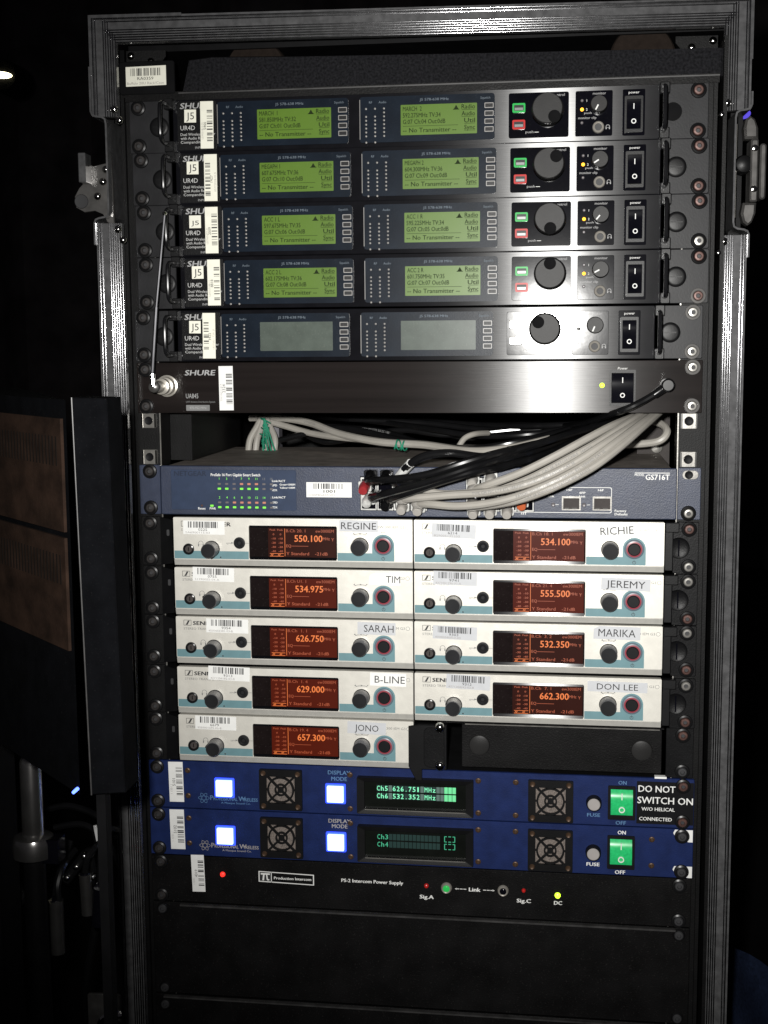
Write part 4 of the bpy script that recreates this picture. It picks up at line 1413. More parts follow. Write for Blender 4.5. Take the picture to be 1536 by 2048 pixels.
def filter_unit(k, label, lower):
    root = thing('antenna_filter_unit', label, 'filter unit', (0, 0, ub(k)), 'blue filter units')
    part('chassis', lambda: MB().box(-215, 215, 2, 250, 1.4, 43, 'black_matte'), root, ('fch',))
    part('front_panel', lambda: MB().prism(rrect(-240.6, 241.4, .5, 44, .8, 3), -2.6, .6, 'filter_blue', .45), root, ('ff',))
    for t in (6.35, 38.1):
        screw(root, -232.5, T(t), 'rust_screw', 'washer_black', -2.6)
        screw(root, 232.0, T(t), 'rust_screw' if not lower else 'print_black', 'washer_black', -2.6)
    vert_sticker(root, -222.0, -208.6, T(38.6), T(1.4), -2.6, 20 + lower, '5101' if not lower else '5102', '1 1551 1', False, paper='paper_white', tilt=1.0)
    lit_button(root, -178, -163, 15.9, 31.2)
    lit_button(root, -77.2, -61.6, 17.2, 32.6)
    fan(root, -138.0, 4.6, 41.6)
    fan(root, 100.6, 5.0, 42.6)
    # display
    def db():
        n = 4
        m = MB()
        m.ring(rrect(-49.6, 53.0, T(40.4), T(7.6), 1, n), rrect(-43, 46.5, T(36.2), T(11.4), .6, n), -8.5, -2.6, 'black_plastic', -7.5)
        m.box(-42.6, 46.2, -8.2, -6.8, T(37.0), T(36.2), 'dull_steel')
        return m

    d = part('display_bezel', db, root, ('fd',))
    part('display_glass', lambda: MB().prism(rrect(-43.4, 46.9, T(36.6), T(11.0), .4, 2), -4, -2.8, 'vfd_glass'), d, ('fdg',))
    m = MB()
    x0, w = -32.6, 3.52
    rows = ('Ch5 626.751 MHz  ###', 'Ch6 532.352 MHz  ###') if not lower else ('Ch3              [ ]', 'Ch4              [ ]')
    for r, s in enumerate(rows):
        zt = 15.2 + 6.9 * r
        for i, c in enumerate(s):
            a = x0 + w * i
            if not lower:
                m.rect(a + .2, a + w - .3, T(zt + 5.6), T(zt), -4.05, 'vfd_cell' if c == ' ' and i > 2 else 'vfd_cell_dark')
            elif 3 <= i < 16:
                m.rect(a + .2, a + w - .3, T(zt + 5.6), T(zt), -4.05, 'vfd_cell_dark')
            if c == '#':
                m.rect(a + .15, a + w - .3, T(zt + 5.7), T(zt - .1), -4.1, 'vfd_bar')
            elif c not in ' []':
                m.text(c, a + w / 2 - .1, T(zt + 5.0), 4.3, -4.12, 'vfd_text' if not lower else 'vfd_text_dim', align='c', w=2.5 if c not in '1.' else (1.0 if c == '1' else .6), bold=.01)
        if lower:
            a = x0 + w * 17
            for p, q, u, v in ((0, .6, 0, 5.4), (9.0, 9.6, 0, 5.4), (0, 2.2, 0, .6), (3.6, 6, 0, .6), (7.4, 9.6, 0, .6), (3.6, 6, 4.8, 5.4), (0, 2.2, 4.8, 5.4), (7.4, 9.6, 4.8, 5.4)):
                m.rect(a + p, a + q, T(zt + v), T(zt + u), -4.1, 'vfd_text_dim')
    part('display_lettering', m, d)
    # fuse, switch
    fz = part('fuse_holder', lambda: MB().lathe(156.8, T(23.8), [(5.4, -9.0), (6.4, -8.0), (6.8, -2.6)], 'black_plastic', 24, cap0=False), root, ('ffu',))
    part('fuse_cap', lambda: MB().lathe(156.8, T(23.8), [(4.9, -9.4), (5.5, -8.8), (5.5, -3)], 'print_fade', 22), fz, ('ffuc',))

    def fb():
        m = MB()
        m.ring(rrect(168.8, 192.2, T(38.0), T(8.0), 1, 3), rrect(171, 190, T(33.4), T(10.8), .4, 3), -4.4, -2.6, 'black_plastic')
        return m

    sw = part('mains_switch', fb, root, ('fsw',))

    def rk():
        m = MB()
        n = 12
        vs, fs = [], []
        za, zb = T(33.2), T(11.0)
        for i in range(n + 1):
            t = i / n
            z = za + (zb - za) * t
            y = -3.4 - 5.2 * math.sin(PI * (0.12 + .76 * t)) ** .8 + 1.6 * t
            vs += [(171.2, y, z), (189.8, y, z), (171.2, -2.7, z), (189.8, -2.7, z)]
        for i in range(n):
            a = 4 * i
            fs += [(a, a + 1, a + 5, a + 4), (a, a + 4, a + 6, a + 2), (a + 1, a + 3, a + 7, a + 5)]
        m.add(vs, fs, 'rocker_green')
        return m

    part('rocker', rk, sw, ('frk',), None, 'green lit rocker')

    def mk_():
        m = MB()
        m.box(180.1, 180.9, -8.2, -6.4, T(19.0), T(13.4), 'print_white')
        m.ring(circ(180.5, T(27.6), 2.6, 20), circ(180.5, T(27.6), 1.8, 20), -9.0, -7.4, 'print_white')
        return m

    part('rocker_mark', mk_, sw, ('frm',))
    # face screws
    for x, t in ((-56.5, 7.5), (-56.5, 38.5), (57.0, 8.5), (57.0, 37.6), (89.6, 8.6), (89.6, 38.4), (-204.4, 9), (-204.4, 32.5)) + (((206.6, 10.5), (206.6, 34)) if lower else ()):
        part('face_screw', lambda: MB().lathe(0, 0, [(.9, -2.9), (1.6, -3.6), (2.4, -3.2), (2.6, -2.6)], 'gold_screw', 14), root, ('fcs',), (x, 0, T(t)))
    m = MB()
    y = -2.68
    pm = 'print_blue' if not lower else 'print_fade'
    m.text('DISPLAY', -66.2, T(7.6), 3.5, y, pm, align='c', w=20, bold=.02)
    m.text('MODE', -66.2, T(13.2 if not lower else 12.4), 3.5, y, pm, align='c', w=14, bold=.02)
    m.text('FUSE', 156.8, T(36.6), 3.0, y, 'print_white' if lower else 'print_blue', align='c', w=11, bold=.03)
    m.text('ON', 181, T(7.0), 3.2, y, 'print_white' if lower else 'print_blue', align='c', w=6.8, bold=.03)
    m.text('OFF', 180, T(42.8), 3.2, y, 'print_white' if lower else 'print_blue', align='c', w=8.6, bold=.03)
    lm = 'print_fade' if lower else 'print_blue'
    m.text('P', -184, T(35.6), 4.2, y, lm, bold=.02)
    m.text('ROFESSIONAL', -181, T(35.6), 3.0, y, lm, w=22, bold=.02)
    m.text('W', -158, T(35.6), 4.2, y, lm, bold=.02)
    m.text('IRELESS', -153.4, T(35.6), 3.0, y, lm, w=13, bold=.02)
    m.text('A Masque Sound Co.', -174, T(38.6), 1.7, y, lm, w=27, bold=.01)
    for a in (0, 60, 120):
        o1 = [(5.2 * math.cos(2 * PI * i / 20), 2.0 * math.sin(2 * PI * i / 20)) for i in range(20)]
        i1 = [(4.8 * math.cos(2 * PI * i / 20), 1.65 * math.sin(2 * PI * i / 20)) for i in range(20)]
        q = MB().ring([(px - 190, pz + T(34)) for px, pz in o1], [(px - 190, pz + T(34)) for px, pz in i1], y, y + .02, lm).turn(-190, T(34), a)
        m.add(q.v, q.f, lm)
    part('lettering', m, root)
    if not lower:
        ws = part('warning_label', MB().prism([(193.2, T(41)), (241, T(41)), (241, T(3.4)), (193.2, T(3.4))], -2.82, -2.62, 'label_black'), root)
        m = MB()
        y = -2.9
        m.text('DO NOT', 194.6, T(12.6), 5.6, y, 'print_white', w=31, bold=.015)
        m.text('SWITCH ON', 193.9, T(22.8), 5.8, y, 'print_white', w=46.5, bold=.015)
        m.text('W/O HELICAL', 197.4, T(29.2), 3.0, y, 'print_white', w=28, bold=.015)
        m.text('CONNECTED', 195.6, T(38.0), 3.0, y, 'print_white', w=27.5, bold=.015)
        part('label_lettering', m, ws)
        part('top_chip', MB().box(208, 218, -3.2, 2, T(.4), T(-1.2), 'paper_white'), root)
    else:
        for t0, t1 in ((.8, 11.6), (33.4, 43.6)):
            pts = rrect(224.6, 241.2, T(t1), T(t0), .6, 3)
            part('worn_patch', MB().flat([(227, T(t1 - 3)), (232, T(t1 - 1)), (238, T(t1)), (241, T(t1)), (241.0, T(t0)), (226, T(t0)), (224.6, T(t0 + 3))], -2.66, 'print_white'), root)


filter_unit(13, 'upper blue filter unit with the white DO NOT SWITCH ON label beside its green switch', 0)
filter_unit(14, 'lower blue filter unit, display showing only Ch3 and Ch4', 1)

# ------------------------------------------------------------------ intercom power supply
P = thing('intercom_power_supply', 'black intercom power supply with boxed logo and small red and green lights', 'power supply', (0, 0, ub(15)))
part('front_panel', MB().prism(rrect(-240.6, 240.6, .6, 44, .8, 3), -2.4, .6, 'panel_black', .4), P)
part('chassis', MB().box(-210, 210, 2, 260, 1.5, 43, 'black_matte'), P)
for t in (6.35, 38.1):
    screw(P, -231.5, T(t), 'rust_screw', 'washer_black', -2.4)
    screw(P, 230.5, T(t), 'print_black', 'washer_black', -2.4)
vert_sticker(P, -203, -191, T(33.6), T(-1.2), -2.7, 33, '4319', '1 0101', False, paper='paper_white', tilt=1.5)
m = MB()
y = -2.48
zb, zt = -0, 0
m.ring([(-141.0, T(21.4)), (-90.2, T(22.6)), (-90.2, T(12.6)), (-141.0, T(11.4))], [(-140.1, T(20.6)), (-91.1, T(21.8)), (-91.1, T(13.4)), (-140.1, T(12.2))], y, y + .05, 'print_white')
m.rect(-129.6, -128.9, T(21.6), T(11.9), y, 'print_white')
m.rect(-140, -129.7, T(20.8), T(12.3), y + .02, 'print_black')
m.rect(-139.0, -130.6, T(14.6), T(13.2), y - .02, 'print_white')
m.flat([(-137.6, T(20.0)), (-136.0, T(20.0)), (-135.4, T(14.0)), (-136.8, T(14.0))], y - .03, 'print_white')
m.flat([(-133.0, T(14.0)), (-134.2, T(14.0)), (-133.6, T(19.2)), (-132.6, T(20.1)), (-131.0, T(19.6)), (-131.4, T(18.6)), (-132.4, T(18.8))], y - .03, 'print_white')
m.text('Production Intercom', -126.8, T(18.4), 2.4, y, 'print_white', w=34, bold=.03)
m.text('PS-2 Intercom Power Supply', -65.2, T(17.8), 3.0, y, 'print_white', w=55.5, bold=.03)
m.text('Sig.A', 11.4, T(29.6), 3.3, y, 'print_white', align='c', w=12.2, bold=.035)
m.text('Sig.C', 97.2, T(28.8), 3.3, y, 'print_white', align='c', w=12.2, bold=.035)
m.text('DC', 127, T(29.2), 3.3, y, 'print_white', align='c', w=6.8, bold=.035)
m.text('Link', 54.0, T(20.8), 3.4, y, 'print_white', align='c', w=10, bold=.035)
for i in range(3):
    x = 37.6 + 3.2 * i
    m.rect(x, x + 2.6, T(19.4), T(18.8), y, 'print_white')
    x = 61.4 + 3.2 * i
    m.rect(x, x + 2.6, T(19.4), T(18.8), y, 'print_white')
m.flat([(36.4, T(19.1)), (38.2, T(20.0)), (38.2, T(18.2))], y, 'print_white')
m.flat([(71.6, T(19.1)), (69.8, T(18.2)), (69.8, T(20.0))], y, 'print_white')
part('lettering', m, P)
part('indicator_led', MB().lathe(-174.2, T(16.2), [(.6, -4.8), (1.9, -4.2), (2.4, -2.4)], 'led_red', 14), P, label='bright red indicator light')
part('indicator_led', MB().lathe(11.2, T(17.6), [(.6, -4.8), (1.6, -4.2), (2.1, -2.4)], 'led_red_dim', 14), P)
part('indicator_led', MB().lathe(97.0, T(17.6), [(.6, -4.8), (1.4, -4.2), (1.8, -2.4)], 'led_red_dim', 14), P)
part('indicator_led', MB().lathe(126.6, T(20.6), [(.8, -5.0), (2.2, -4.2), (2.6, -2.4)], 'led_lime', 16), P, label='lime green indicator light')
for x, g in ((29.0, True), (79.0, False)):
    q = MB().lathe(x, T(18.6), [(3.0, -5.0), (3.9, -5.6), (4.6, -4.8), (5.0, -2.4)], 'nickel', 20, cap0=False)
    q.lathe(x, T(18.6), [(.6, -5.6), (2.2, -5.4), (3.2, -4.6)], 'key_green' if g else 'black_gloss', 18)
    part('link_button', q, P, None, None, 'chrome ringed button with green cap' if g else 'chrome ringed button with dark cap')

# ------------------------------------------------------------------ blank panels below
q = thing('blank_panel', 'black two-unit blank panel below the intercom power supply', 'blank panel', (0, 0, ub(17)))
part('panel_plate', MB().prism(rrect(-240.6, 240.6, .6, 88.2, .8, 3), -2.4, .6, 'panel_black', .6), q)
part('panel_edge_highlight', MB().box(-214, 228, -6.2, -2.5, 86.4, 88.0, 'edge_grey'), q)  # edge highlight painted as a lighter strip
for s in (-1, 1):
    for z in (6.4, 82.5):
        screw(q, s * 231, z, 'print_black', 'washer_black', -2.4, 5.4)
q = thing('blank_panel', 'lowest black panel, cut off by the bottom of the photo', 'blank panel', (0, 0, ub(21)))
part('panel_plate', MB().prism(rrect(-240.6, 240.6, .6, 176.8, .8, 3), -2.4, .6, 'panel_black', .6), q)
part('panel_edge_highlight', MB().box(-232, 236, -6.2, -2.5, 175.2, 176.6, 'edge_grey'), q)  # lighter strip, painted highlight on the top edge
for s in (-1, 1):
    screw(q, s * 231, 168, 'print_black', 'washer_black', -2.4, 5.4)


# ------------------------------------------------------------------ cables in the open slot
def V(px, py, y):
    return at(px, py, y)


def cable(name, label, pts, r, mat, group, plug=None, prints=None):
    P0 = V(*pts[0])
    root = thing(name, label, 'cable', tuple(P0), group)
    Q = [tuple(V(*p) - P0) for p in pts]
    part('cable_jacket', MB().tube(Q, r, mat, 10, 6), root)
    if prints:
        txt, s0, ink = prints
        D = [Vector(Q[0])]
        for i in range(len(Q) - 1):
            p0, p1, p2, p3 = [Vector(Q[min(len(Q) - 1, max(0, i + k))]) for k in (-1, 0, 1, 2)]
            for k in range(1, 9):
                t = k / 8
                D.append(.5 * ((2 * p1) + (p2 - p0) * t + (2 * p0 - 5 * p1 + 4 * p2 - p3) * t * t + (3 * p1 - p0 - 3 * p2 + p3) * t ** 3))
        S_ = [0.0]
        for i in range(1, len(D)):
            S_.append(S_[-1] + (D[i] - D[i - 1]).length)
        m = MB().text(txt, s0, -1.0, 2.1, 0, ink)
        out = []
        for x, _, z in m.v:
            x = min(max(x, S_[0]), S_[-1] - .01)
            i = max(j for j in range(len(S_)) if S_[j] <= x)
            i = min(i, len(D) - 2)
            f = (x - S_[i]) / (S_[i + 1] - S_[i])
            p = D[i].lerp(D[i + 1], f)
            tg = (D[i + 1] - D[i]).normalized()
            nn = Vector((.05, -1, .12))
            nn = (nn - tg * nn.dot(tg)).normalized()
            up = nn.cross(tg)
            if up.z < 0:
                up = -up
            a = z / r
            out.append(tuple(p + nn * math.cos(a) * (r + .12) + up * math.sin(a) * (r + .12)))
        m.v = out
        part('cable_print', m, root)
    if plug:
        m = MB()
        kind, pm = plug
        m.tube([(0, 24, 0), (0, 12, 0), (0, 2, 0), tuple((Vector(Q[1]) - Vector(Q[0])).normalized() * 7)], 5.2, pm, 10, 3, taper=r + .6)
        part('plug_boot', m, root)
    return root


GR = 3.25
gb = 'grey network cables across the switch'
cable('network_cable', 'grey network cable along the upper edge of the grey bundle', [(944, 980, -30), (975, 970, -44), (1040, 946, -50), (1110, 912, -50), (1180, 874, -38), (1236, 846, -8), (1300, 822, 60), (1360, 800, 130)], GR, 'cable_grey', gb, ('rj', 'plug_grey'))
cable('network_cable', 'grey network cable second from the top of the grey bundle', [(975, 985, -30), (1000, 980, -46), (1060, 957, -54), (1130, 921, -54), (1200, 882, -42), (1262, 842, -6), (1306, 812, 60)], GR, 'cable_grey', gb, ('rj', 'plug_grey'), prints=('ETL VERIFIED  CAT 5E  PATCH CABLE  24AWG', 40, 'print_dim'))
cable('network_cable', 'long grey network cable from the left plugs through the middle of the bundle', [(800, 1000, -28), (830, 996, -40), (900, 990, -48), (980, 984, -56), (1060, 966, -60), (1140, 930, -58), (1214, 884, -44), (1270, 848, -8), (1316, 816, 60)], GR, 'cable_grey', gb, ('rj', 'plug_grey'), prints=('TYPE CM 75C UTP ETL VERIFIED  ISO/IEC 11801 PATCH  CAT 5E', 70, 'print_dim'))
cable('network_cable', 'long grey network cable starting from the lower left grey plug', [(832, 1008, -28), (858, 1008, -40), (920, 1012, -50), (1000, 1002, -60), (1080, 976, -64), (1160, 936, -60), (1230, 886, -44), (1284, 846, -8), (1330, 812, 60)], GR, 'cable_grey', gb, ('rj', 'plug_grey'), prints=('PATCH  ISO/IEC 11801  UTP 24AWG  ETL VERIFIED CAT 5E', 95, 'print_dim'))
cable('network_cable', 'grey network cable lowest in the grey bundle', [(940, 1014, -28), (970, 1012, -42), (1030, 1002, -58), (1100, 978, -64), (1180, 938, -60), (1240, 894, -44), (1290, 850, -8), (1340, 806, 60)], GR, 'cable_grey', gb, ('rj', 'plug_grey'), prints=('CAT 5E ENHANCED PATCH 4PR 24AWG', 60, 'print_dim'))
cable('network_cable', 'short grey network cable behind the left grey plugs, mostly hidden', [(828, 968, -26), (850, 980, -36), (890, 988, -40), (960, 984, -44), (1040, 972, -48), (1120, 938, -46), (1200, 890, -36), (1262, 852, -2), (1310, 826, 60)], GR, 'cable_grey', gb, ('rj', 'plug_grey'))
bb_ = 'black cables across the switch'
cable('network_cable', 'black cable from the topmost black plug by the red clip', [(738, 962, -26), (770, 960, -40), (850, 950, -52), (930, 925, -54), (1000, 905, -44), (1070, 890, -20), (1150, 862, 50), (1260, 836, 90)], 3.2, 'cable_black', bb_, ('rj', 'cable_black'))
cable('network_cable', 'black cable from the lower left black plug in its clear ring', [(744, 996, -26), (776, 986, -42), (850, 966, -54), (930, 940, -56), (1000, 918, -42), (1070, 900, -14), (1150, 870, 50), (1260, 842, 90)], 3.2, 'cable_black', bb_, ('rj', 'cable_black'))
cable('network_cable', 'black cable from the second lower black plug', [(776, 1000, -26), (812, 988, -44), (880, 964, -54), (950, 944, -54), (1010, 932, -34), (1070, 914, -10), (1150, 884, 50), (1250, 850, 80)], 3.2, 'cable_black', bb_, ('rj', 'cable_black'))
cable('network_cable', 'black cable from the second upper black plug', [(772, 958, -26), (800, 966, -38), (870, 955, -46), (940, 932, -48), (1010, 908, -40), (1100, 880, -20), (1200, 850, 40), (1270, 830, 100)], 3.2, 'cable_black', bb_, ('rj', 'cable_black'))
w = cable('network_cable', 'black cable with a white sleeve arching up from the switch', [(800, 950, -16), (818, 930, -30), (850, 912, -34), (900, 906, -34), (970, 914, -26), (1050, 908, 0), (1150, 880, 60), (1240, 850, 120)], 3.4, 'cable_black', bb_)
Pw = V(800, 950, -16)
part('white_sleeve', MB().tube([tuple(V(798, 953, -15) - Pw), tuple(V(808, 941, -23) - Pw), tuple(V(822, 926, -31) - Pw)], 3.9, 'paper_white', 10, 4), w)
# second rank of black leads in the middle of the slot
for i, (lab, pts) in enumerate((
        ('thin black lead lying across the middle of the open slot', [(560, 880, 180), (680, 856, 160), (800, 880, 120), (900, 896, 80), (1000, 900, 50), (1100, 880, 60), (1230, 846, 120)]),
        ('black lead with faint print dipping behind the white sleeve', [(640, 852, 180), (760, 862, 150), (850, 888, 100), (950, 896, 70), (1060, 878, 70), (1180, 848, 120)]),
        ('black lead along the top of the open slot', [(700, 838, 200), (850, 846, 190), (980, 860, 170), (1100, 856, 160), (1240, 836, 170)]),
        ('thick black lead drooping through the upper middle of the open slot', [(620, 832, 230), (740, 842, 210), (860, 858, 150), (960, 872, 120), (1080, 866, 110), (1220, 840, 150)]),
        ('shiny black lead crossing the upper right of the open slot', [(820, 838, 240), (930, 848, 200), (1040, 852, 150), (1160, 848, 130), (1280, 834, 150)]),
        ('black lead low at the left of the open slot', [(580, 850, 220), (640, 882, 200), (700, 878, 180), (800, 860, 170), (900, 870, 160), (1040, 858, 160)]))):
    cable('signal_cable', lab, pts, 3.0, 'cable_black', 'black leads inside the open slot', prints=('CAT 5E UTP PATCH VERIFIED ISO/IEC 11801', 30, 'print_grey') if i == 1 else None)
# grey loops at the back
cable('network_cable', 'long pale grey cable sagging across the back of the open slot', [(500, 836, 200), (560, 836, 190), (620, 846, 170), (680, 868, 140), (760, 884, 110), (850, 890, 90), (940, 902, 60), (1020, 896, 50), (1100, 878, 60)], 3.6, 'cable_grey', 'grey cables at the back of the open slot', prints=('UTP PATCH', 70, 'print_dim'))
cable('network_cable', 'pale grey cable just below the long sagging one at the left', [(520, 838, 195), (570, 852, 185), (620, 866, 170), (670, 874, 150), (740, 880, 125)], 3.2, 'cable_grey', 'grey cables at the back of the open slot')
cable('network_cable', 'grey cable looped at the right end of the open slot', [(1230, 890, 90), (1290, 887, 80), (1322, 880, 76), (1334, 862, 80), (1318, 846, 95), (1270, 836, 120)], 3.4, 'cable_grey', 'grey cables at the back of the open slot')
cable('network_cable', 'small grey cable arch in the middle of the open slot', [(918, 892, 80), (930, 876, 84), (950, 868, 90), (976, 866, 110)], 2.6, 'cable_grey', 'grey cables at the back of the open slot')
for i, px in enumerate((498, 512, 530, 548)):
    cable('network_cable', ('leftmost grey cable hanging in the green-tied bunch', 'second grey cable from the left in the green-tied bunch', 'third grey cable from the left in the green-tied bunch', 'rightmost grey cable hanging in the green-tied bunch')[i], [(522 + 4 * i, 836, 190), (515 + 8 * i, 852, 186), (px + 2, 880, 180), (px - 2, 916, 176)], 3.3, 'cable_grey', 'grey cables tied with green twine')
# twine
P0 = V(530, 846, 170)
t = thing('green_twine', 'green twine knotted round the hanging grey cables at the left', 'twine', tuple(P0))
m = MB()
rnd = random.Random(4)
for i in range(9):
    pts = [(rnd.uniform(518, 540), 840 + 6 * i + rnd.uniform(-4, 4), 172 + rnd.uniform(-4, 4)) for _ in range(2)]
    a, b = V(*pts[0]) - P0, V(*pts[1]) - P0
    c = V(530 + rnd.uniform(-6, 12), 846 + 6.4 * i, 165) - P0
    m.tube([tuple(a), tuple(c), tuple(b)], .8, 'twine_green', 6, 4)
for dx in (-4, 3, 8, 14):
    pts = [V(528, 836, 168) - P0, V(530 + dx * .5, 862, 166) - P0, V(530 + dx, 884, 166) - P0, V(532 + dx * 1.3, 902, 168) - P0]
    m.tube([tuple(p) for p in pts], .9, 'twine_green', 6, 4)
part('twine_strand', m, t)
P0 = V(801, 889, 98)
t = thing('green_twine', 'small green twine loop round the long pale cable', 'twine', tuple(P0))
m = MB()
for i in range(5):
    cx = -4 + 2.0 * i
    m.tube([(cx + 1.5 * math.sin(i * 2 + a), 4.4 * math.cos(a), 4.4 * math.sin(a) - .3 * i) for a in [k * PI / 4 for k in range(9)]], .7, 'twine_green', 6, 2)
part('twine_strand', m, t)
# coax plugged into the amplifier front at the right
P0 = V(1335, 770, -12)
cx = thing('coaxial_cable', 'black coaxial cable plugged into the amplifier front beside its rocker switch', 'cable', tuple(P0))
part('plug_head', MB().lathe(0, 0, [(4.2, -9), (5.4, -7.6), (5.8, -2), (5.8, 4), (4.6, 8), (4.6, 10)], 'cable_black', 20), cx)
a, b = V(1328, 776, -14) - P0, V(1308, 790, -15) - P0
part('plug_collar', MB().tube([(0, 0, 0), tuple(a), tuple(b)], 4.6, 'cable_black', 12, 3, taper=3.4), cx)
part('cable_jacket', MB().tube([tuple(V(*p) - P0) for p in ((1318, 783, -15), (1290, 800, -16), (1262, 814, -17), (1236, 824, -12), (1206, 834, 14), (1170, 846, 60), (1130, 852, 120))], 2.9, 'cable_black', 10, 6), cx)
# loose plugs whose leads are hidden
lone = [('plug_red', 'red plug body', 'red plug clip round the topmost black plug at the left of the ports', (731, 972)),
        ('plug_orange', 'orange plug', 'small orange plug at the right end of the ports', (1044, 1003)),
        ('plug_grey', 'grey plug', 'grey plug under the bundle, leftmost of three near the port corner', (948, 1020)),
        ('plug_grey', 'grey plug', 'grey plug under the bundle, middle of three near the port corner', (981, 1020)),
        ('plug_grey', 'grey plug', 'grey plug under the bundle, rightmost of three near the port corner', (1015, 1020)),
        ('plug_grey', 'grey plug', 'grey plug hanging left of the bundle start', (806, 1012)),
        ('plug_grey', 'grey plug', 'grey plug just right of the leftmost grey one', (838, 1014)),
        ('cable_black', 'black plug', 'black plug with a clear rim below the black cables', (774, 1004)),
        ('plug_grey', 'grey plug', 'grey plug in the upper port row by the bundle', (946, 958)),
        ('plug_grey', 'grey plug', 'second grey plug in the upper port row', (982, 955)),
        ('cable_black', 'black plug', 'rounded black plug at the upper left port', (742, 950)),
        ('cable_black', 'black plug', 'rounded black plug right of the upper left one', (774, 950)),
        ('plug_clear', 'clear plug', 'clear plug ring round the lower left black plug', (738, 998))]
for mt_, nm, lab, (px, py) in lone:
    p0 = V(px, py, -10)
    t = thing('network_plug', lab, 'plug', tuple(p0), 'plugs in the switch ports')
    m = MB()
    m.prism(rrect(-5.6, 5.6, -4.4, 4.4, 1.2, 3), -4, 6, 'plug_clear' if mt_ != 'cable_black' else mt_, .5)
    part('plug_shell', m, t)
    part('plug_boot', MB().tube([(0, -3, 0), (0, -8, -.6), (0, -14, -2.0), (0, -16, -3)], 5.0, mt_, 14, 3, taper=3.6), t)

# ------------------------------------------------------------------ things around the rack
# slim black slab standing in front of the brown-panelled cabinet at the left
o = V(183, 1590, -345)
q4 = [V(183, 1590, -345), V(250, 1586, -345), V(213, 797, -345), V(143, 795, -345)]
SL = thing('black_slab', 'slim upright black panel standing just left of the flight case', 'panel', (o.x, -345, o.z))
out = [(p.x - o.x, p.z - o.z) for p in q4]
part('slab_body', MB().prism(out, 0, 26, 'cabinet_black', .8), SL)
part('slab_edge', MB().tube([(out[0][0], 0, out[0][1]), (out[3][0], 0, out[3][1])], .55, 'edge_grey', 8, 0), SL)
part('slab_post', MB().box(0, 6, 8, 18, -(o.z + ZR), 0, 'black_matte').box(-60, 90, -70, 90, -(o.z + ZR), -(o.z + ZR) + 10, 'black_matte'), SL)

C0 = V(160, 1590, -330)
H = V(132, 800, -330).z - C0.z
K = thing('dark_cabinet', 'black box-shaped cabinet with two dim brown louvred panels behind the slim black panel', 'cabinet', (C0.x, -330, C0.z))
fx, fy = -185.0, 190.0                            # along the brown face, away from the near edge
sx_, sy_ = -115.0, 205.0
m = MB()
vs = []
for z in (0, H):
    vs += [(0, 0, z), (sx_, sy_, z), (sx_ + fx, sy_ + fy, z), (fx, fy, z)]
m.add(vs, [(0, 1, 5, 4), (1, 2, 6, 5), (2, 3, 7, 6), (3, 0, 4, 7), (4, 5, 6, 7), (0, 3, 2, 1)], 'cabinet_black')
part('cabinet_body', m, K)
n0 = Vector((fy, -fx, 0)).normalized()
if n0.y > 0:
    n0 = -n0
fdir = Vector((fx, fy, 0)).normalized()
FL = math.hypot(fx, fy)


def facequad(m, u0, u1, z0, z1, off, mat, thick=2.0):
    a = []
    for o_ in (off, off - thick):
        for u, z in ((u1, z0), (u0, z0), (u0, z1), (u1, z1)):
            p = fdir * u + n0 * o_
            a.append((p.x, p.y, z))
    m.add(a, [(0, 1, 2, 3), (0, 4, 5, 1), (1, 5, 6, 2), (2, 6, 7, 3), (3, 7, 4, 0)], mat)
    return m


zz = lambda py: V(145, py, -330).z - C0.z
for pa, pb in ((838, 1066), (1078, 1304)):
    z1, z0 = zz(pa), zz(pb)
    pn = part('brown_panel', facequad(MB(), 5, FL - 6, z0, z1, 2.0, 'cabinet_brown'), K)
    sl = MB()
    for i in range(40):
        u = 12 + i * 5.4
        facequad(sl, u, u + 1.6, z1 - (z1 - z0) * .42, z1 - (z1 - z0) * .16, 2.3, 'cabinet_slot', .5)
    vsl = part('vent_slots', sl, pn)
    vsl['kind'] = 'stuff'
p = V(168, 1577, -352)
p = p - C0
part('power_light', MB().lathe(-1.5, zz(1577), [(.4, -8), (1.1, -7.4), (1.2, 0)], 'led_blue', 10), K)
part('cabinet_foot', MB().box(-190, -150, 200, 240, -(C0.z + ZR), 0, 'black_matte').box(-300, -80, 120, 330, -(C0.z + ZR), -(C0.z + ZR) + 14, 'black_matte'), K)

# chrome post with flange, lower left
p0 = V(68, 1700, -120)
PO = thing('chrome_post', 'shiny metal post rising from a round flange at the lower left', 'stand', tuple(p0))
m = MB()


def vlathe(m, prof, mat, n=20):
    vs, fs = [], []
    for r, z in prof:
        for i in range(n):
            a = 2 * PI * i / n
            vs.append((r * math.cos(a), r * math.sin(a), z))
    for k in range(len(prof) - 1):
        for i in range(n):
            j = (i + 1) % n
            fs.append((k * n + i, k * n + j, (k + 1) * n + j, (k + 1) * n + i))
    fs.append(tuple(range(n - 1, -1, -1)))
    fs.append(tuple((len(prof) - 1) * n + i for i in range(n)))
    return m.add(vs, fs, mat)


part('post_tube', vlathe(MB(), [(9, 12), (9, 75), (7.5, 80)], 'post_metal'), PO)
part('post_flange', vlathe(MB(), [(14, -6), (17.5, -4), (17.5, 8), (16, 12), (12, 14)], 'post_metal'), PO)
part('post_clamp', MB().box(10, 24, -8, 8, -8, 12, 'black_gloss'), PO)
part('post_foot', vlathe(MB(), [(150, -(p0.z + ZR)), (150, -(p0.z + ZR) + 12), (12, -(p0.z + ZR) + 20), (9, -8)], 'black_paint'), PO)
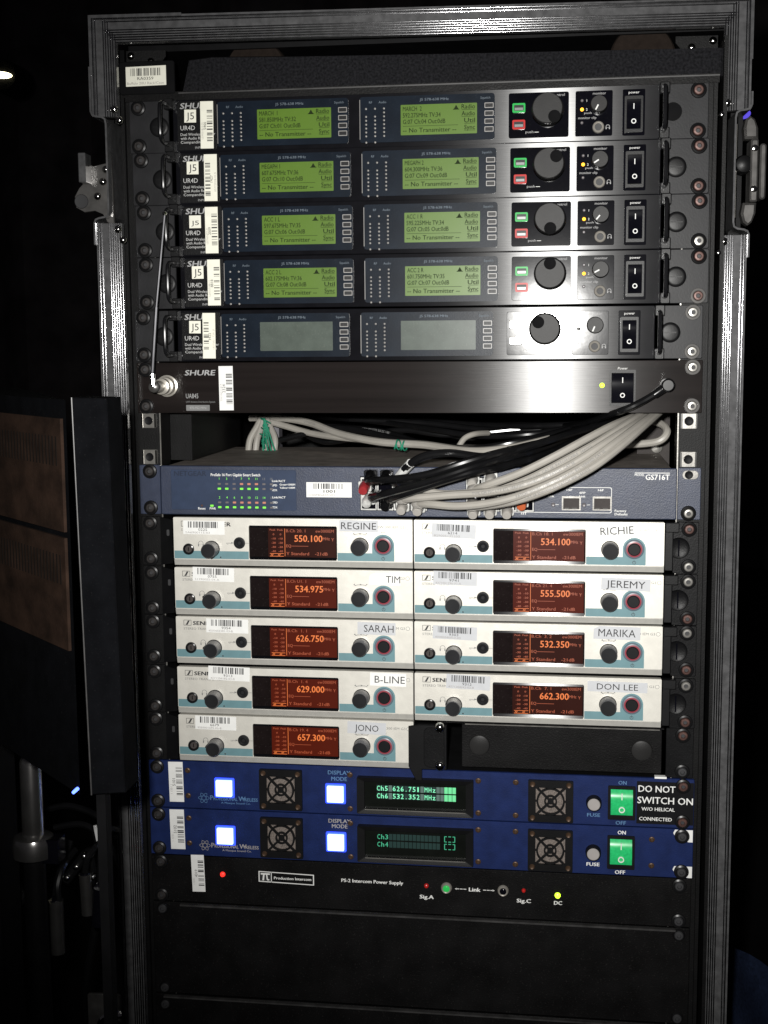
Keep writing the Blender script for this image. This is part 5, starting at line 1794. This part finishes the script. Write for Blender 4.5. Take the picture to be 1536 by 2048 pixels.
# hanging connectors
for lab, pts, br, r in (
        ('black cable with a long metal connector hanging lowest at the left', [(150, 1700, -40), (128, 1730, -60), (116, 1770, -70), (118, 1800, -72)], ((112, 1800), (116, 1905)), 6.5),
        ('black cable with a short metal connector hanging beside the flight case', [(215, 1680, -40), (195, 1690, -60), (176, 1715, -70), (170, 1745, -72)], ((170, 1748), (176, 1828)), 5.5),
        ('black cable with a dark connector hanging nearest the flight case', [(236, 1660, -30), (214, 1660, -50), (203, 1700, -60), (200, 1770, -64)], ((200, 1775), (196, 1850)), 6.0)):
    P0 = V(*pts[0])
    root = thing('hanging_cable', lab, 'cable', tuple(P0), 'cables hanging left of the case')
    part('cable_jacket', MB().tube([tuple(V(*q) - P0) for q in pts], 3, 'cable_black', 8, 5), root)
    a, b = V(br[0][0], br[0][1], -72) - P0, V(br[1][0], br[1][1], -72) - P0
    part('connector', MB().tube([tuple(a), tuple(a.lerp(b, .15)), tuple(a.lerp(b, .9)), tuple(b)], r, 'post_metal' if r != 6.0 else 'black_gloss', 14, 0), root)
    part('strain_relief', MB().tube([tuple(V(*pts[-1]) - P0), tuple(a.lerp(b, .04))], 4, 'black_gloss', 12, 0, taper=r * .9), root)
for lab, pts in (('black cable arching from the cabinet behind the connectors to the case', [(90, 1620, 60), (140, 1612, 50), (200, 1635, 40), (245, 1690, 30), (262, 1760, 40)]),
                 ('second black cable arching lower behind the connectors to the case', [(110, 1655, 60), (170, 1650, 50), (220, 1690, 40), (248, 1760, 30), (262, 1830, 40)]),
                 ('slack black cable looping at the left edge of the photo', [(2, 1500, -60), (10, 1560, -70), (6, 1640, -80), (34, 1760, -60), (60, 1830, -20)])):
    P0 = V(*pts[0])
    root = thing('loose_cable', lab, 'cable', tuple(P0), 'loose cables left of the case')
    part('cable_jacket', MB().tube([tuple(V(*q) - P0) for q in pts], 3.2, 'cable_black', 8, 6), root)

P0 = V(150, 1735, -50)
t = thing('metal_clamp', 'dark metal clamp with shiny bolts among the hanging cables at the lower left', 'clamp', tuple(P0))
m = MB()
a, b = V(172, 1708, -50) - P0, V(132, 1760, -50) - P0
m.tube([tuple(a), tuple(b)], 4.5, 'black_plastic', 10, 0)
m.tube([tuple(V(176, 1700, -46) - P0), tuple(V(186, 1740, -40) - P0), tuple(V(178, 1780, -40) - P0)], 3.5, 'black_plastic', 10, 3)
part('clamp_jaw', m, t)
for px, py in ((168, 1713), (152, 1734), (134, 1756), (183, 1755), (180, 1712)):
    p = V(px, py, -55) - P0
    part('clamp_bolt', lambda: MB().lathe(0, 0, [(.8, -3), (2.2, -2.2), (2.8, 0), (2.8, 5)], 'chrome', 12), t, ('clbolt',), tuple(p))
for lab, pts in (('blurred brown-black cable running diagonally down at the lower left', [(112, 1700, 0), (86, 1740, -30), (50, 1790, -50), (16, 1840, -60), (-10, 1900, -60)]),
                 ('black cable hanging straight down beside the long connector', [(140, 1680, 10), (122, 1740, 0), (104, 1840, -10), (98, 1960, -10), (104, 2060, 0)]),
                 ('black cable hanging behind the short connector', [(190, 1650, 30), (206, 1760, 20), (186, 1880, 20), (170, 1990, 30), (176, 2070, 40)])):
    P0 = V(*pts[0])
    root = thing('loose_cable', lab, 'cable', tuple(P0), 'loose cables left of the case')
    part('cable_jacket', MB().tube([tuple(V(*q) - P0) for q in pts], 4.0, 'cable_black', 8, 6), root)

# blue cloth low on the right
p0 = V(1505, 2040, 260)
CL = thing('blue_cloth', 'dark blue denim cloth heaped low at the right edge', 'cloth', (p0.x, 260, p0.z - 60))
m = MB()
n, k = 14, 12
vs, fs = [], []
for i in range(n + 1):
    for j in range(k + 1):
        u, v = i / n, j / k
        x = -34 + 150 * u
        z = 150 * (1 - u * .8) * v + 6 * math.sin(u * 9 + v * 4)
        y = 60 * (1 - v) * -1 + 14 * math.sin(u * 11 + v * 6) + 60 * u
        vs.append((x, y, z))
for i in range(n):
    for j in range(k):
        a = i * (k + 1) + j
        fs.append((a, a + k + 1, a + k + 2, a + 1))
m.add(vs, fs, 'denim')
part('cloth_fold', m, CL)
zc = -(p0.z - 60 + ZR)
part('cloth_base', MB().box(-34, 116, -60, 60, zc, -2, 'denim'), CL)

# distant lamps
p0 = V(2, 150, 2600)
LP = thing('stage_lamp', 'bright warm lamp glowing far off at the upper left', 'lamp', tuple(p0))
m = MB().lathe(0, 0, [(8, -2), (60, 0)], 'lamp_glow', 24)
m.v = [(x * .56, y, z * .16) for x, y, z in m.v]
m.turn(0, 0, -6)
part('lamp_lens', m, LP)
part('lamp_housing', MB().lathe(0, 0, [(40, 6), (46, 20), (46, 120), (20, 140)], 'black_matte', 24), LP)
p0 = V(1490, 229, 1500)
LP = thing('stage_lamp', 'small violet lamp glowing beside the right latch', 'lamp', tuple(p0))
m = MB().lathe(0, 0, [(4, -2), (11, 0)], 'lamp_purple', 20)
m.v = [(x, y, z * .7) for x, y, z in m.v]
m.turn(0, 0, 25)
part('lamp_lens', m, LP)
part('lamp_housing', MB().lathe(0, 0, [(13, 4), (20, 20), (20, 100), (10, 120)], 'black_matte', 20), LP)
